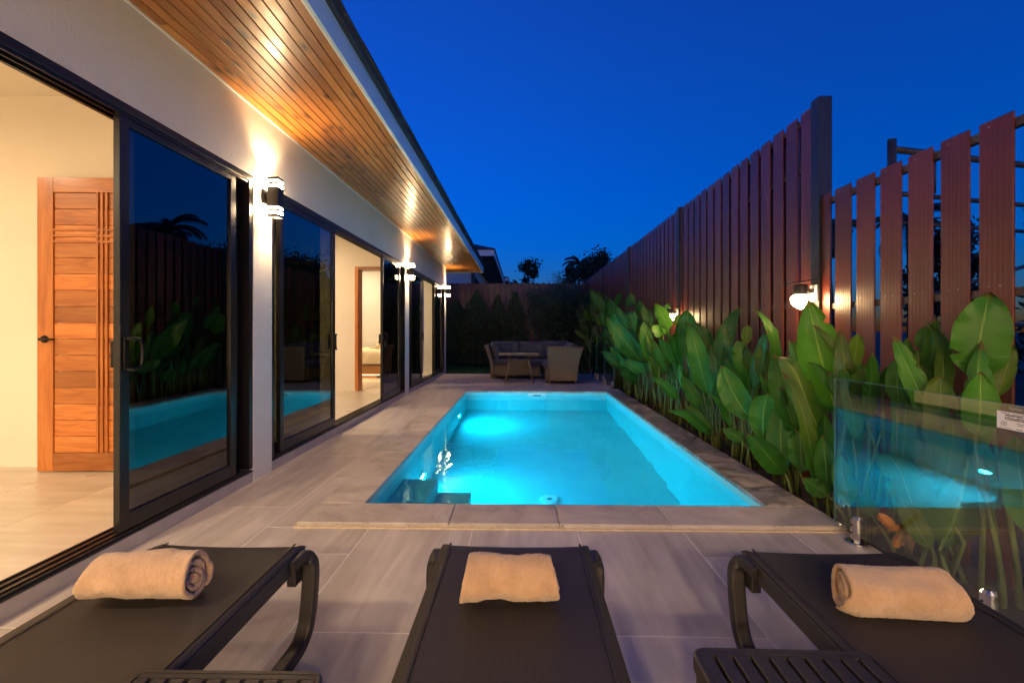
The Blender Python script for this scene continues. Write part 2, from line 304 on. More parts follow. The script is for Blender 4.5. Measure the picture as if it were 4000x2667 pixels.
# ------------------------------------------------------------------ mesh helpers
def link(name, me, mat=None, parent=None, loc=(0, 0, 0), rot=(0, 0, 0), smooth=False):
    o = bpy.data.objects.new(name, me); COL.objects.link(o); o.location = loc; o.rotation_euler = rot
    if mat and not me.materials: me.materials.append(M[mat])
    if parent: o.parent = parent
    if smooth: me.shade_smooth()
    return o
def empty(name, loc=(0, 0, 0), rz=0):
    o = bpy.data.objects.new(name, None); COL.objects.link(o); o.location = loc; o.rotation_euler = (0, 0, rz); o.empty_display_size = 0.1
    return o
def tag(o, label=None, cat=None, group=None, kind=None):
    for k, v in (('label', label), ('category', cat), ('group', group), ('kind', kind)):
        if v: o[k] = v
    return o
class MB:
    def __init__(s): s.v = []; s.f = []
    def box(s, a, b):
        x0, y0, z0 = a; x1, y1, z1 = b; i = len(s.v)
        s.v += [(x0, y0, z0), (x1, y0, z0), (x1, y1, z0), (x0, y1, z0), (x0, y0, z1), (x1, y0, z1), (x1, y1, z1), (x0, y1, z1)]
        s.f += [tuple(i + k for k in q) for q in ((0, 3, 2, 1), (4, 5, 6, 7), (0, 1, 5, 4), (1, 2, 6, 5), (2, 3, 7, 6), (3, 0, 4, 7))]
        return s
    def ring_sweep(s, rings, cap=True, closed=False):
        n = len(rings[0]); i = len(s.v)
        for r in rings: s.v += [tuple(p) for p in r]
        m = len(rings)
        for k in range(m - (0 if closed else 1)):
            a = i + k * n; b = i + ((k + 1) % m) * n
            for j in range(n): s.f.append((a + j, a + (j + 1) % n, b + (j + 1) % n, b + j))
        if cap and not closed:
            s.f.append(tuple(i + j for j in reversed(range(n)))); s.f.append(tuple(i + (m - 1) * n + j for j in range(n)))
        return s
    def tube(s, pts, rad, n=8, cap=True):
        pts = [Vector(p) for p in pts]; rings = []; up = Vector((0.13, 0.31, 0.94))
        for k, p in enumerate(pts):
            d = (pts[min(k + 1, len(pts) - 1)] - pts[max(k - 1, 0)]).normalized()
            x = d.cross(up)
            if x.length < 1e-3: x = d.cross(Vector((1, 0, 0)))
            x.normalize(); y = d.cross(x); r = rad[k] if isinstance(rad, (list, tuple)) else rad
            rings.append([p + x * (r * math.cos(2 * math.pi * j / n)) + y * (r * math.sin(2 * math.pi * j / n)) for j in range(n)])
        return s.ring_sweep(rings, cap)
    def lathe(s, prof, n=24, c=(0, 0, 0)):
        rings = [[(c[0] + r * math.cos(2 * math.pi * j / n), c[1] + r * math.sin(2 * math.pi * j / n), c[2] + z) for j in range(n)] for r, z in prof]
        return s.ring_sweep(rings, True)
    def prism(s, poly, a, b, axis='y'):
        n = len(poly); i = len(s.v)
        def P(p, q): return {'y': (p[0], q, p[1]), 'x': (q, p[0], p[1]), 'z': (p[0], p[1], q)}[axis]
        s.v += [P(p, a) for p in poly] + [P(p, b) for p in poly]
        s.f += [tuple(i + j for j in range(n)), tuple(i + n + j for j in reversed(range(n)))]
        s.f += [(i + j, i + n + j, i + n + (j + 1) % n, i + (j + 1) % n) for j in range(n)]
        return s
    def mesh(s, name='m'):
        me = bpy.data.meshes.new(name); me.from_pydata(s.v, [], s.f)
        if len(s.f) == 1: return me
        bm = bmesh.new(); bm.from_mesh(me); bmesh.ops.recalc_face_normals(bm, faces=bm.faces); bm.to_mesh(me); bm.free()
        return me
    def build(s, name, mat, parent=None, loc=(0, 0, 0), rot=(0, 0, 0), smooth=False, bevel=0.0, seg=2):
        me = s.mesh(name)
        if bevel:
            bm = bmesh.new(); bm.from_mesh(me)
            es = [e for e in bm.edges if len(e.link_faces) == 2 and e.calc_face_angle(0) > 0.5]
            bmesh.ops.bevel(bm, geom=es, offset=bevel, segments=seg, affect='EDGES', profile=0.6, clamp_overlap=True); bm.to_mesh(me); bm.free()
        return link(name, me, mat, parent, loc, rot, smooth)
def box(name, a, b, mat, parent=None, bevel=0.0):
    """a box whose origin sits at its own centre, so the grain of each piece differs"""
    c = [(p + q) / 2 for p, q in zip(a, b)]; h = [abs(q - p) / 2 for p, q in zip(a, b)]
    px, py, pz = parent.location if parent else (0, 0, 0)
    return MB().box([-x for x in h], h).build(name, mat, parent, (c[0] - px, c[1] - py, c[2] - pz), bevel=bevel)
def copy_tree(o, parent=None, loc=None, rz=None):
    c = o.copy(); COL.objects.link(c)
    if parent: c.parent = parent
    if loc is not None: c.location = loc
    if rz is not None: c.rotation_euler = (0, 0, rz)
    for ch in list(o.children): copy_tree(ch, c)
    return c
ORD = ['first', 'second', 'third', 'fourth', 'fifth', 'sixth', 'seventh', 'eighth', 'ninth', 'tenth', 'eleventh', 'twelfth', 'thirteenth', 'fourteenth',
       'fifteenth', 'sixteenth', 'seventeenth', 'eighteenth', 'nineteenth', 'twentieth']
F = 4000 * 16 / 36; TH = math.atan(36 / F); CT, ST = math.cos(TH), math.sin(TH)
def U(x, y, Y=None, X=None, Z=None):
    """a point of the place seen at photo position x, y and known to lie at depth Y (or on plane X or Z)"""
    a = (x - 2000) / F; v = (1292 - y) / F; dx, dy, dz = a * CT - ST, a * ST + CT, v
    k = Y / dy if Y is not None else (X / dx if X is not None else (Z - CAM_H) / dz)
    return Vector((k * dx, k * dy, CAM_H + k * dz))

# ================================================================== SETTING
g = MB(); gz = -0.12; L0, L1, L2, L3 = -6.9, 2.55, -1.9, 16.35
g.v = [(-400, -60, gz), (400, -60, gz), (400, 900, gz), (-400, 900, gz), (L0, L2, gz), (L1, L2, gz), (L1, L3, gz), (L0, L3, gz)]
g.f = [(0, 1, 5, 4), (1, 2, 6, 5), (2, 3, 7, 6), (3, 0, 4, 7)]
tag(g.build('ground', 'ground'), 'dark ground reaching to the horizon', kind='structure')

# pool and coping numbers
PX0, PX1, PY0, PY1 = -1.015, 1.565, 2.918, 8.38
CX0, CX1, CY0, CY1 = -1.305, 1.85, 2.62, 8.75
WZ, PZ = -0.05, -1.47
DX0, DX1, DY0, DY1 = -2.03, 1.86, -1.5, 12.05

# terrace: mortar bed and separate tiles 0.6 x 1.2 m
terr = empty('terrace'); tag(terr, 'pale stone tile terrace around the pool', kind='structure')
b = MB()
b.box((DX0, DY0, -0.4), (DX1, CY0, -0.0009)); b.box((DX0, CY1, -0.4), (DX1, DY1, -0.0009))
b.box((DX0, CY0 + .0005, -0.4), (CX0, CY1 - .0005, -0.0010))
b.build('grout_bed', 'grout', terr)
tile_cache = {}
def tile_mesh(sx, sy, cache, th=0.012, bev=0.0015):
    key = (round(sx, 3), round(sy, 3), th)
    if key not in cache:
        me = MB().box((-sx / 2, -sy / 2, -th), (sx / 2, sy / 2, 0)).mesh('tile')
        bm = bmesh.new(); bm.from_mesh(me)
        bmesh.ops.bevel(bm, geom=[e for e in bm.edges if all(abs(v.co.z) < 1e-6 for v in e.verts)], offset=bev, segments=1, affect='EDGES'); bm.to_mesh(me); bm.free()
        cache[key] = me
    return cache[key]
def lay_tile(x0, x1, y0, y1, z, mat, parent, cache, name='tile', gap=0.0042):
    sx, sy = x1 - x0 - gap, y1 - y0 - gap
    if sx < 0.02 or sy < 0.02: return
    me = tile_mesh(sx, sy, cache)
    o = link(name, me, mat, parent, ((x0 + x1) / 2, (y0 + y1) / 2, z))
    return o
hole = (CX0, CX1 + 0.5, CY0, CY1)
for ci in range(-4, 4):
    x0, x1 = 0.32 + 0.6 * ci, 0.32 + 0.6 * (ci + 1)
    off = 1.71 if ci % 2 == 0 else 2.31
    k0 = math.floor((DY0 - off) / 1.2)
    for k in range(k0, 12):
        y0, y1 = off + 1.2 * k, off + 1.2 * (k + 1)
        a0, a1, b0, b1 = max(x0, DX0), min(x1, DX1), max(y0, DY0), min(y1, DY1)
        if a1 - a0 < 0.02 or b1 - b0 < 0.02: continue
        # cut round the pool
        if b1 <= hole[2] or b0 >= hole[3] or a1 <= hole[0]:
            lay_tile(a0, a1, b0, b1, 0, 'deck_tile', terr, tile_cache); continue
        if b0 < hole[2]: lay_tile(a0, a1, b0, hole[2], 0, 'deck_tile', terr, tile_cache)
        if b1 > hole[3]: lay_tile(a0, a1, hole[3], b1, 0, 'deck_tile', terr, tile_cache)
        if a0 < hole[0]: lay_tile(a0, hole[0], max(b0, hole[2]), min(b1, hole[3]), 0, 'deck_tile', terr, tile_cache)

# swimming pool (basin, coping stones, steps, fittings)
pool = empty('swimming_pool', ((PX0 + PX1) / 2, PY0, 0)); tag(pool, 'rectangular swimming pool lit cyan from below the water', kind='structure')
pool.location = (0, 0, 0)
b = MB(); T = 0.2
b.box((PX0 - T, PY0 - T, PZ - T), (PX1 + T, PY1 + T, PZ))
b.box((PX0 - T, PY0 - T, PZ), (PX0, PY1 + T, -0.002)); b.box((PX1, PY0 - T, PZ), (PX1 + T, PY1 + T, -0.002))
b.box((PX0, PY0 - T, PZ), (PX1, PY0, -0.002)); b.box((PX0, PY1, PZ), (PX1, PY1 + T, -0.002))
b.build('basin', 'pool_plaster', pool)
def step(x0, x1, y1, z): box('step', (x0, PY0 + .001, PZ), (x1, y1, z), 'pool_plaster', pool, 0.012)
step(PX0 + .001, -0.72, 3.95, WZ - 0.30); step(-0.719, -0.43, 3.951, WZ - 0.60); step(-0.429, -0.14, 3.952, WZ - 0.95)
def cop(x0, x1, y0, y1, mat='coping_stone'):
    h = ((x1 - x0) / 2 - .0015, (y1 - y0) / 2 - .0015)
    mb = MB(); nx, ny = max(2, int((x1 - x0) / 0.03)), max(2, int((y1 - y0) / 0.03))
    # chipped, slightly wavy upper edge
    ring0 = []; seed = random.random() * 100
    per = [(-h[0] + 2 * h[0] * i / nx, -h[1]) for i in range(nx)] + [(h[0], -h[1] + 2 * h[1] * i / ny) for i in range(ny)] + \
          [(h[0] - 2 * h[0] * i / nx, h[1]) for i in range(nx)] + [(-h[0], h[1] - 2 * h[1] * i / ny) for i in range(ny)]
    def sc(p, d):
        n = noise.noise(Vector((p[0] * 25 + seed, p[1] * 25, d * 9))) * 0.003 * (1 if d > 0 else 0)
        k = d + max(0, n)
        return (p[0] - math.copysign(k, p[0]) * (abs(p[0]) > h[0] - 1e-6), p[1] - math.copysign(k, p[1]) * (abs(p[1]) > h[1] - 1e-6))
    rings = [[(*p, -0.03) for p in per], [(*p, -0.006) for p in per], [(*sc(p, 0.003), -0.001) for p in per], [(*sc(p, 0.008), 0.0) for p in per]]
    mb.ring_sweep(rings, True)
    return mb.build('coping_stone', mat, pool, ((x0 + x1) / 2, (y0 + y1) / 2, 0.03))
def cop_run_x(x0, x1, y0, y1, cuts, mat='coping_stone'):
    xs = [x0] + cuts + [x1]
    for a, c in zip(xs, xs[1:]): cop(a, c, y0, y1, mat)
cop_run_x(CX0, CX1, CY0, PY0 + .006, [-0.42, 0.22, 0.86, 1.44])
cop_run_x(CX0, CX1, PY1 - .006, CY1, [-0.6, 0.0, 0.6, 1.2])
ys = [PY0 + .007, 3.55, 4.16, 4.77, 5.38, 5.99, 6.6, 7.2, 7.8, PY1 - .007]
for a, c in zip(ys, ys[1:]):
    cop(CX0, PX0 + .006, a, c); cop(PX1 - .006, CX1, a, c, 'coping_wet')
b = MB(); b.box((CX0 - .012, CY0 - .014, -0.002), (CX1, CY0 + .02, 0.008)); b.build('mortar_joint', 'mortar', pool)
b = MB().box((CX0 + .02, CY0 + .021, -0.2), (CX1 - .02, PY0 - T - .001, -0.001)); b.build('coping_bed', 'mortar', pool)
# fittings: skimmer, main drain, return inlets on the coping
sk = box('skimmer', (0.122, PY1 - .012, -0.088), (0.457, PY1 - .001, -0.004), 'pool_plastic', pool, 0.003)
MB().box((-0.07, -.006, -.012), (0.07, -.002, 0.008)).build('skimmer_mouth', 'black_plastic', sk, (0, -.004, 0))
dr = MB().lathe([(0.10, 0), (0.10, 0.012), (0.085, 0.02), (0.03, 0.022)], 28).build('main_drain', 'pool_plastic', pool, (0.285, 4.62, PZ), smooth=False)
MB().lathe([(0.022, 0), (0.02, 0.006)], 12).build('drain_screw', 'inlet_steel', dr, (0, 0, 0.022))
for x, y in ((-1.198, 4.472), (-1.18, 6.95)):
    o = MB().lathe([(0.038, 0), (0.038, 0.003), (0.03, 0.004)], 24).build('deck_inlet', 'inlet_steel', pool, (x, y, 0.030))
# pool lamps in the left wall, below the water
POOL_W = 54
for y in (4.60, 7.30):
    lp = MB().lathe([(0.085, 0), (0.085, 0.012), (0.06, 0.016)], 28).build('pool_lamp', 'pool_plastic', pool, (PX0, y, -0.93), (0, R(90), 0))
    MB().lathe([(0.058, 0.0165), (0.05, 0.019), (0.02, 0.021)], 24).build('lens', 'pool_lens_glow', lp)
    ld = bpy.data.lights.new('pool_light', 'AREA'); ld.shape = 'DISK'; ld.size = 0.11; ld.energy = POOL_W * K; ld.color = (0.0, 0.64, 1.0); ld.spread = R(178)
    lo = bpy.data.objects.new('pool_light', ld); COL.objects.link(lo); lo.location = (PX0 + 0.03, y, -0.93); lo.rotation_euler = (0, R(-90), 0); lo.parent = pool
wm = MB(); wm.v = [(PX0 - .02, PY0 - .02, 0), (PX1 + .02, PY0 - .02, 0), (PX1 + .02, PY1 + .02, 0), (PX0 - .02, PY1 + .02, 0)]; wm.f = [(0, 1, 2, 3)]
o = wm.build('pool_water', 'water', None, (0, 0, WZ)); tag(o, 'clear calm pool water glowing cyan', kind='structure')

# planting bed and lawn
b = MB(); nx, ny = 8, 60
vv = []
for j in range(ny + 1):
    for i in range(nx + 1):
        x = CX1 + .001 + (2.60 - CX1) * i / nx; y = 0.5 + 15.6 * j / ny
        vv.append((x, y, -0.05 + 0.04 * noise.noise(Vector((x * 4, y * 3, 0)))))
b.v = vv; b.f = [(j * (nx + 1) + i, j * (nx + 1) + i + 1, (j + 1) * (nx + 1) + i + 1, (j + 1) * (nx + 1) + i) for j in range(ny) for i in range(nx)]
tag(b.build('planting_bed', 'soil', smooth=True), 'dark soil of the planting bed along the fence', kind='structure')
b = MB().box((-9, DY1 + .002, -0.5), (CX1, 16.4, -0.03)); tag(b.build('lawn', 'lawn_soil'), 'lawn behind the terrace', kind='structure')
gv, gf = [], []
rg = random.Random(3)
for i in range(26000):
    x = rg.uniform(-3.2, 1.85); y = rg.uniform(12.07, 16.0); h = rg.uniform(0.03, 0.07); a = rg.uniform(0, math.pi); d = 0.004
    k = len(gv); dx, dy = math.cos(a) * d, math.sin(a) * d; lx, ly = rg.uniform(-.02, .02), rg.uniform(-.02, .02)
    gv += [(x - dx, y - dy, -0.03), (x + dx, y + dy, -0.03), (x + lx, y + ly, -0.03 + h)]; gf.append((k, k + 1, k + 2))
me = bpy.data.meshes.new('grass'); me.from_pydata(gv, [], gf); o = link('grass', me, 'grass_blade'); tag(o, 'short dark green grass of the lawn', 'grass', kind='stuff')

# ================================================================== HOUSE
house = empty('house'); tag(house, 'single storey white villa with black sliding doors and pine eaves', 'house')
XW = -2.03; XI = -2.19; SZ = 2.84; FZ = 0.085; YE = 12.22; XB = -6.4; YS = -1.6
OPEN = [(-0.75, 3.41), (3.666, 7.93), (8.20, 12.03)]; DZ0, DZ1 = 0.075, 2.31
# front wall: band above the doors, pillars
b = MB(); b.box((XI, YS, DZ1), (XW, YE, SZ + 0.02))
edges = [YS] + [e for o_ in OPEN for e in o_] + [YE]
for a, c in zip(edges[0::2], edges[1::2]): b.box((XI, a, -0.05), (XW, c, DZ1))
b.build('front_wall', 'wall_plaster', house)
for a, c in OPEN:
    p = MB().box((XI, a, -0.05), (XW - 0.004, c, DZ0)).build('door_sill', 'plinth_tile', house)
b = MB(); b.box((XB, YE - .16, -0.05), (XI, YE, SZ + .02)); b.build('end_wall', 'wall_plaster', house)
b = MB(); b.box((XB - .16, YS, -0.05), (XB, YE, SZ + .02)); b.build('back_wall', 'inner_wall', house)
b = MB(); b.box((XB, YS - .16, -0.05), (XW, YS, SZ + .02)); b.build('end_wall', 'wall_plaster', house)
# partitions; the second one has a doorway to the bedroom
b = MB(); b.box((XB, 3.46, FZ - .02), (XI, 3.60, 3.0)); b.build('partition_wall', 'inner_wall', house)
b = MB(); b.box((XB, 7.98, FZ - .02), (-2.93, 8.14, 3.0)); b.box((-2.93, 7.98, 2.27), (XI, 8.14, 3.0)); b.build('partition_wall', 'inner_wall', house)
for y0, y1 in ((YS, 3.46), (3.60, 7.98), (8.14, YE - .16)):
    MB().box((XB, y0, 2.96), (XI - .001, y1, 3.0)).build('ceiling', 'inner_ceiling', house)
b = MB(); b.box((XB, YS, -0.4), (XI - .0005, YE, FZ - .003)); b.build('floor_slab', 'grout', house)
tc2 = {}
for i in range(0, 8):                       # floor tiles of the two rooms seen through the open doors
    for j in range(-2, 11):
        x1 = XI - 0.6 * i; x0 = max(XB, x1 - 0.6); off = 0.0 if i % 2 else 0.6
        for y0, y1 in ((off + 1.2 * j, off + 1.2 * j + 1.2),):
            y0, y1 = max(y0, YS), min(y1, YE - .16)
            if y1 - y0 > .05: lay_tile(x0, x1, y0, y1, FZ, 'inner_tile', house, tc2, 'floor_tile', 0.002)
# door lining of the bedroom doorway
for k, (x0, x1) in enumerate(((-2.928, -2.87), (-2.27, -2.21))):
    box('door_jamb', (x0, 7.95, FZ), (x1, 8.17, 2.268), 'teak_v', house, 0.004)
box('door_head', (-2.868, 7.951, 2.21), (-2.272, 8.169, 2.267), 'teak_h', house, 0.004)
# soffit boards
NB = 13; pitch = (XW - (-1.125)) / NB
XE = -1.12; pitch = (XE - XW) / NB
YEV = 13.26
rs = random.Random(11)
for i in range(NB):
    x0 = XW + pitch * i; cuts = [YS - 1.0]
    y = YS - 1.0 + rs.uniform(0.8, 3.2)
    while y < YEV - 0.3: cuts.append(y); y += rs.uniform(2.2, 4.0)
    cuts.append(YEV - 0.10)
    for a, c in zip(cuts, cuts[1:]):
        box('soffit_board', (x0 + .0008, a, SZ), (x0 + pitch - .0065, c - .001, SZ + 0.014 + rs.uniform(0, .001)), 'soffit_pine', house, 0.0022)
# the overhang beyond the end wall
for i in range(12):
    x1 = XW - .001 - pitch * i
    box('soffit_board', (x1 - pitch + .0042, YE + .002, SZ), (x1 - .0008, YEV - 0.101, SZ + 0.014), 'soffit_pine', house, 0.0022)
box('soffit_backing', (XW, YS - 1.0, SZ + 0.016), (XE, YEV - .04, SZ + 0.03), 'black_plastic', house)
box('soffit_backing', (-6.6, YE + .002, SZ + 0.0161), (XW - .001, YEV - .04, SZ + 0.03), 'black_plastic', house)
box('soffit_board', (-3.1, YEV - 0.099, SZ + .0005), (XE - .002, YEV - 0.032, SZ + 0.0145), 'soffit_pine', house, 0.002)
# fascia, drip trim, wall trim
box('fascia', (XE, YS - 1.0, SZ - .008), (XE + 0.022, YEV, SZ + 0.150), 'fascia_sky_tint', house, 0.003)
box('fascia', (-6.6, YEV - .03, SZ - .009), (XE - .001, YEV - .002, SZ + 0.149), 'fascia_sky_tint', house, 0.003)
MB().box((XE - .012, YS - 1, SZ - .006), (XE - .0005, YEV - .034, SZ + .012)).build('eave_trim', 'white_paint', house)
MB().box((XW + .0005, YS, SZ - .012), (XW + .010, YE, SZ - .0005)).build('eave_trim', 'white_paint', house)
# roof: hipped, dark shingles, with a metal drip edge
b = MB()
e0, e1, f0, f1 = -7.6, XE + 0.055, YS - 1.1, YEV + 0.05; ez = SZ + 0.152; rx = (e0 + e1) / 2; rh = 1.35
b.v = [(e0, f0, ez), (e1, f0, ez), (e1, f1, ez), (e0, f1, ez), (rx, f0 + 3.2, ez + rh), (rx, f1 - 3.2, ez + rh)]
i = len(b.v); b.v += [(x, y, z + 0.045) for x, y, z in b.v]
b.f = [(0, 3, 2, 1), (6, 7, 10), (7, 8, 11, 10), (8, 9, 11), (9, 6, 10, 11), (0, 1, 7, 6), (1, 2, 8, 7), (2, 3, 9, 8), (3, 0, 6, 9)]
b.v = b.v[:4] + b.v[6:10] + [b.v[10], b.v[11]]
b.f = [(0, 3, 2, 1), (4, 5, 8), (5, 6, 9, 8), (6, 7, 9), (7, 4, 8, 9), (0, 1, 5, 4), (1, 2, 6, 5), (2, 3, 7, 6), (3, 0, 4, 7)]
b.build('roof', 'roof_shingle', house)
rs2 = random.Random(5)
y = f0
while y < f1 - .1:
    ln = 0.30
    box('roof_edge_tile', (e1 - 0.12, y, ez + 0.046), (e1 + 0.018 + rs2.uniform(-.004, .004), min(y + ln - .004, f1), ez + 0.062 + rs2.uniform(0, .006)), 'roof_shingle', house); y += ln

# sliding doors
def sliding_panel(y0, y1, x, handle=None, z0=DZ0 + .032, z1=DZ1 - .045, label=None):
    st, th = 0.058, 0.036
    p = empty('sliding_panel', (x, y0, z0)); p.parent = house
    if label: p['label'] = label
    def bx(n, a, b_): return MB().box(a, b_).build(n, 'aluminium', p, bevel=0.002, seg=1)
    W, H = y1 - y0, z1 - z0
    bx('stile', (-th / 2, 0, 0), (th / 2, st, H)); bx('stile', (-th / 2, W - st, 0), (th / 2, W, H))
    bx('rail', (-th / 2 + .001, st, 0), (th / 2 - .001, W - st, 0.085)); bx('rail', (-th / 2 + .001, st, H - 0.058), (th / 2 - .001, W - st, H))
    g_ = MB().box((-.003, st + .0005, 0.0855), (.003, W - st - .0005, H - 0.0585)).build('glass_pane', 'tinted_glass', p)
    if handle is not None:
        hy = st * 0.5 if handle == 0 else W - st * 0.5
        hb = MB(); zc = 1.02 - z0; s = 1 if handle == 0 else -1
        hb.box((th / 2 + .0005, hy - .014, zc - .085), (th / 2 + .012, hy + .014, zc + .085))
        pts = [(th / 2 + .010, hy, zc + .078), (th / 2 + .032, hy + s * .012, zc + .082), (th / 2 + .040, hy + s * .045, zc + .076), (th / 2 + .042, hy + s * .058, zc + .05), (th / 2 + .042, hy + s * .060, zc), (th / 2 + .042, hy + s * .056, zc - .052), (th / 2 + .040, hy + s * .044, zc - .076), (th / 2 + .032, hy + s * .012, zc - .082), (th / 2 + .010, hy, zc - .078)]
        hb.tube(pts, 0.0085, 8)
        hb.box((-th / 2 - .03, hy - .012, zc - .07), (-th / 2 - .0005, hy + .012, zc + .07))
        hb.build('handle', 'handle_black', p, bevel=0.003, seg=2)
    return p
def door_frame(y0, y1):
    fr = empty('door_frame', (XW, y0, 0)); fr.parent = house
    W = y1 - y0
    def bx(a, b_, n='frame_member', m='aluminium'): MB().box(a, b_).build(n, m, fr, bevel=0.0015, seg=1)
    d0, d1 = -0.155, -0.004
    bx((d0, 0.0005, DZ0 + .028), (d1, 0.045, DZ1 - .045)); bx((d0, W - 0.045, DZ0 + .028), (d1, W - .0005, DZ1 - .045))
    bx((d0, 0.0005, DZ1 - .045), (d1 + .003, W - .0005, DZ1 - .0005))
    bx((d0, 0.0005, DZ0 + .0005), (d1 + .003, W - .0005, DZ0 + .012))
    for x in TRK: MB().box((x - XW - .004, 0.046, DZ0 + .0125), (x - XW + .004, W - .046, DZ0 + .030)).build('track', 'aluminium_track', fr)
    for x in (TRK[0] + .022, TRK[0] - .022, TRK[1] - .022): MB().box((x - XW - .0025, 0.046, DZ0 + .0125), (x - XW + .0025, W - .046, DZ0 + .024)).build('track_lip', 'aluminium', fr)
    for x in (TRK[0] + .022, TRK[0] - .022, TRK[1] - .022): MB().box((x - XW - .0025, 0.046, DZ1 - .062), (x - XW + .0025, W - .046, DZ1 - .0455)).build('track_lip', 'aluminium', fr)
TRK = (XW - 0.036, XW - 0.082, XW - 0.126)
for a, c in OPEN: door_frame(a, c)
sliding_panel(2.282, 3.228, TRK[0], 0); sliding_panel(2.425, 3.32, TRK[1]); sliding_panel(2.48, 3.362, TRK[2])
sliding_panel(3.83, 4.975, TRK[0], 1); sliding_panel(3.715, 4.70, TRK[1])
sliding_panel(6.69, 7.66, TRK[0], 0); sliding_panel(6.86, 7.882, TRK[1])
sliding_panel(8.43, 9.385, TRK[0], 1); sliding_panel(8.248, 9.10, TRK[1])
sliding_panel(10.73, 11.66, TRK[0], 0); sliding_panel(10.82, 11.98, TRK[1])

# the open teak door inside the first room
td = empty('wooden_door', (-3.605, 3.335, FZ + .008)); td.parent = house; td.rotation_euler = (0, 0, R(3.2))
W, H, TD = 0.86, 2.19, 0.04
def tb(n, a, b_, m, p=td, bev=.002):
    c = [(x + y) / 2 for x, y in zip(a, b_)]; h = [abs(y - x) / 2 for x, y in zip(a, b_)]
    return MB().box([-x for x in h], h).build(n, m, p, c, bevel=bev, seg=1)
tb('stile', (0, -TD / 2, 0), (0.115, TD / 2, H), 'teak_v'); tb('stile', (W - .115, -TD / 2, 0), (W, TD / 2, H), 'teak_v')
tb('rail', (0.1155, -TD / 2, 0), (W - .1155, TD / 2, 0.135), 'teak_h'); tb('rail', (0.1155, -TD / 2, H - .11), (W - .1155, TD / 2, H), 'teak_h')
z = 0.1355; n = 16; ph = (H - .11 - .136) / n
for k in range(n):
    tb('panel_plank', (0.1156, -0.010, z + .0015), (W - .1156, 0.008, z + ph - .0015), 'teak_h'); z += ph
for k in range(3): tb('vertical_bead', (0.425 + .034 * k, -0.0235, 0.136), (0.444 + .034 * k, -0.0105, H - .1105), 'teak_v')
for k in range(3): tb('cross_bead', (0.116, -0.0215, H - .485 + .044 * k), (W - .116, -0.0106, H - .470 + .044 * k), 'teak_h', bev=.001)
hd = MB(); hd.lathe([(0.027, 0), (0.027, 0.009), (0.012, 0.011), (0.011, 0.045)], 20)
hd.v = [(x, -z_ - TD / 2, y) for x, y, z_ in hd.v]; hd.tube([(0, -TD / 2 - .045, 0), (0.03, -TD / 2 - .047, 0), (0.105, -TD / 2 - .046, -.002)], [0.011, .009, .008], 10)
hd.tube([(-.03, TD / 2 + .02, 0), (-.085, TD / 2 + .03, 0)], 0.009, 8)
hd.build('lever_handle', 'handle_black', td, (0.058, 0, 0.985), smooth=True)

# room lamps set in the ceilings
ROOM_W = (80, 62, 52); REAR_W = 180
for (x, y, e) in ((-5.0, -0.3, 62), (-5.0, 1.5, 54), (-2.9, -0.3, 105), (-0.9, -3.3, REAR_W), (0.5, -3.3, REAR_W), (1.6, -4.4, REAR_W), (-3.6, 5.0, ROOM_W[1]), (-4.2, 6.8, ROOM_W[1]), (-3.7, 9.3, ROOM_W[2]), (-4.2, 11.0, ROOM_W[2])):
    zl = 2.959 if y > -2 else 2.699
    dl = MB().lathe([(0.10, 0), (0.10, -.012), (0.085, -.014)], 24).build('ceiling_lamp', 'white_paint', house, (x, y, zl))
    MB().lathe([(0.083, -.0145), (0.08, -.0155)], 24).build('lens', 'downlight_glow', dl)
    ld = bpy.data.lights.new('room_light', 'AREA'); ld.shape = 'DISK'; ld.size = 0.35; ld.energy = e * K; ld.color = (1.0, 0.73, 0.45); ld.spread = R(175)
    lo = bpy.data.objects.new('room_light', ld); COL.objects.link(lo); lo.location = (x, y, zl - .029); lo.parent = house

# the wing behind the loungers: its wide doors stand open and its lamps light the foreground
RY = -1.78
b = MB(); b.box((-2.02, RY - .15, -.05), (-1.75, RY, 2.35)); b.box((2.05, RY - .15, -.05), (2.25, RY, 2.35)); b.box((-2.02, RY - .15, 2.35), (2.25, RY, 2.80)); b.build('rear_wall', 'wall_plaster', house)
b = MB(); b.box((-2.02, -5.4, -.05), (-1.87, RY - .151, 2.70)); b.box((2.10, -5.4, -.05), (2.25, RY - .151, 2.70)); b.box((-2.02, -5.55, -.05), (2.25, -5.401, 2.70)); b.build('rear_room_wall', 'inner_wall', house)
MB().box((-2.02, -5.55, 2.701), (2.25, RY - .151, 2.78)).build('ceiling', 'inner_ceiling', house); MB().box((-1.869, -5.4, -.05), (2.099, RY + .27, 0.02)).build('floor_slab', 'inner_tile', house)

# curtain and bed in the third room
def sheet(fn, nu, nv):
    b_ = MB(); b_.v = [tuple(fn(i / nu, j / nv)) for j in range(nv + 1) for i in range(nu + 1)]
    b_.f = [(j * (nu + 1) + i, j * (nu + 1) + i + 1, (j + 1) * (nu + 1) + i + 1, (j + 1) * (nu + 1) + i) for j in range(nv) for i in range(nu)]
    return b_
def curt(u, v):
    z = 0.13 + 2.65 * v; spread = 1.0 - 0.25 * math.sin(math.pi * v) * (1 - u)
    y = 10.85 - (0.15 + 1.15 * u) * spread; x = -2.36 + 0.045 * math.sin(u * 42 + 1.2 * math.sin(v * 2.5)) + 0.015 * math.sin(u * 97 + v * 3) - 0.03 * math.cos(v * 3.1) * u
    return (x, y, z)
o = sheet(curt, 130, 14).build('curtain', 'curtain', smooth=True); tag(o, 'cream curtain gathered inside the far sliding door', 'curtain')
md = o.modifiers.new('s', 'SOLIDIFY'); md.thickness = 0.004
bed = empty('bed', (-4.2, 10.0, FZ)); tag(bed, 'double bed with beige cover seen through the bedroom doorway', 'bed')
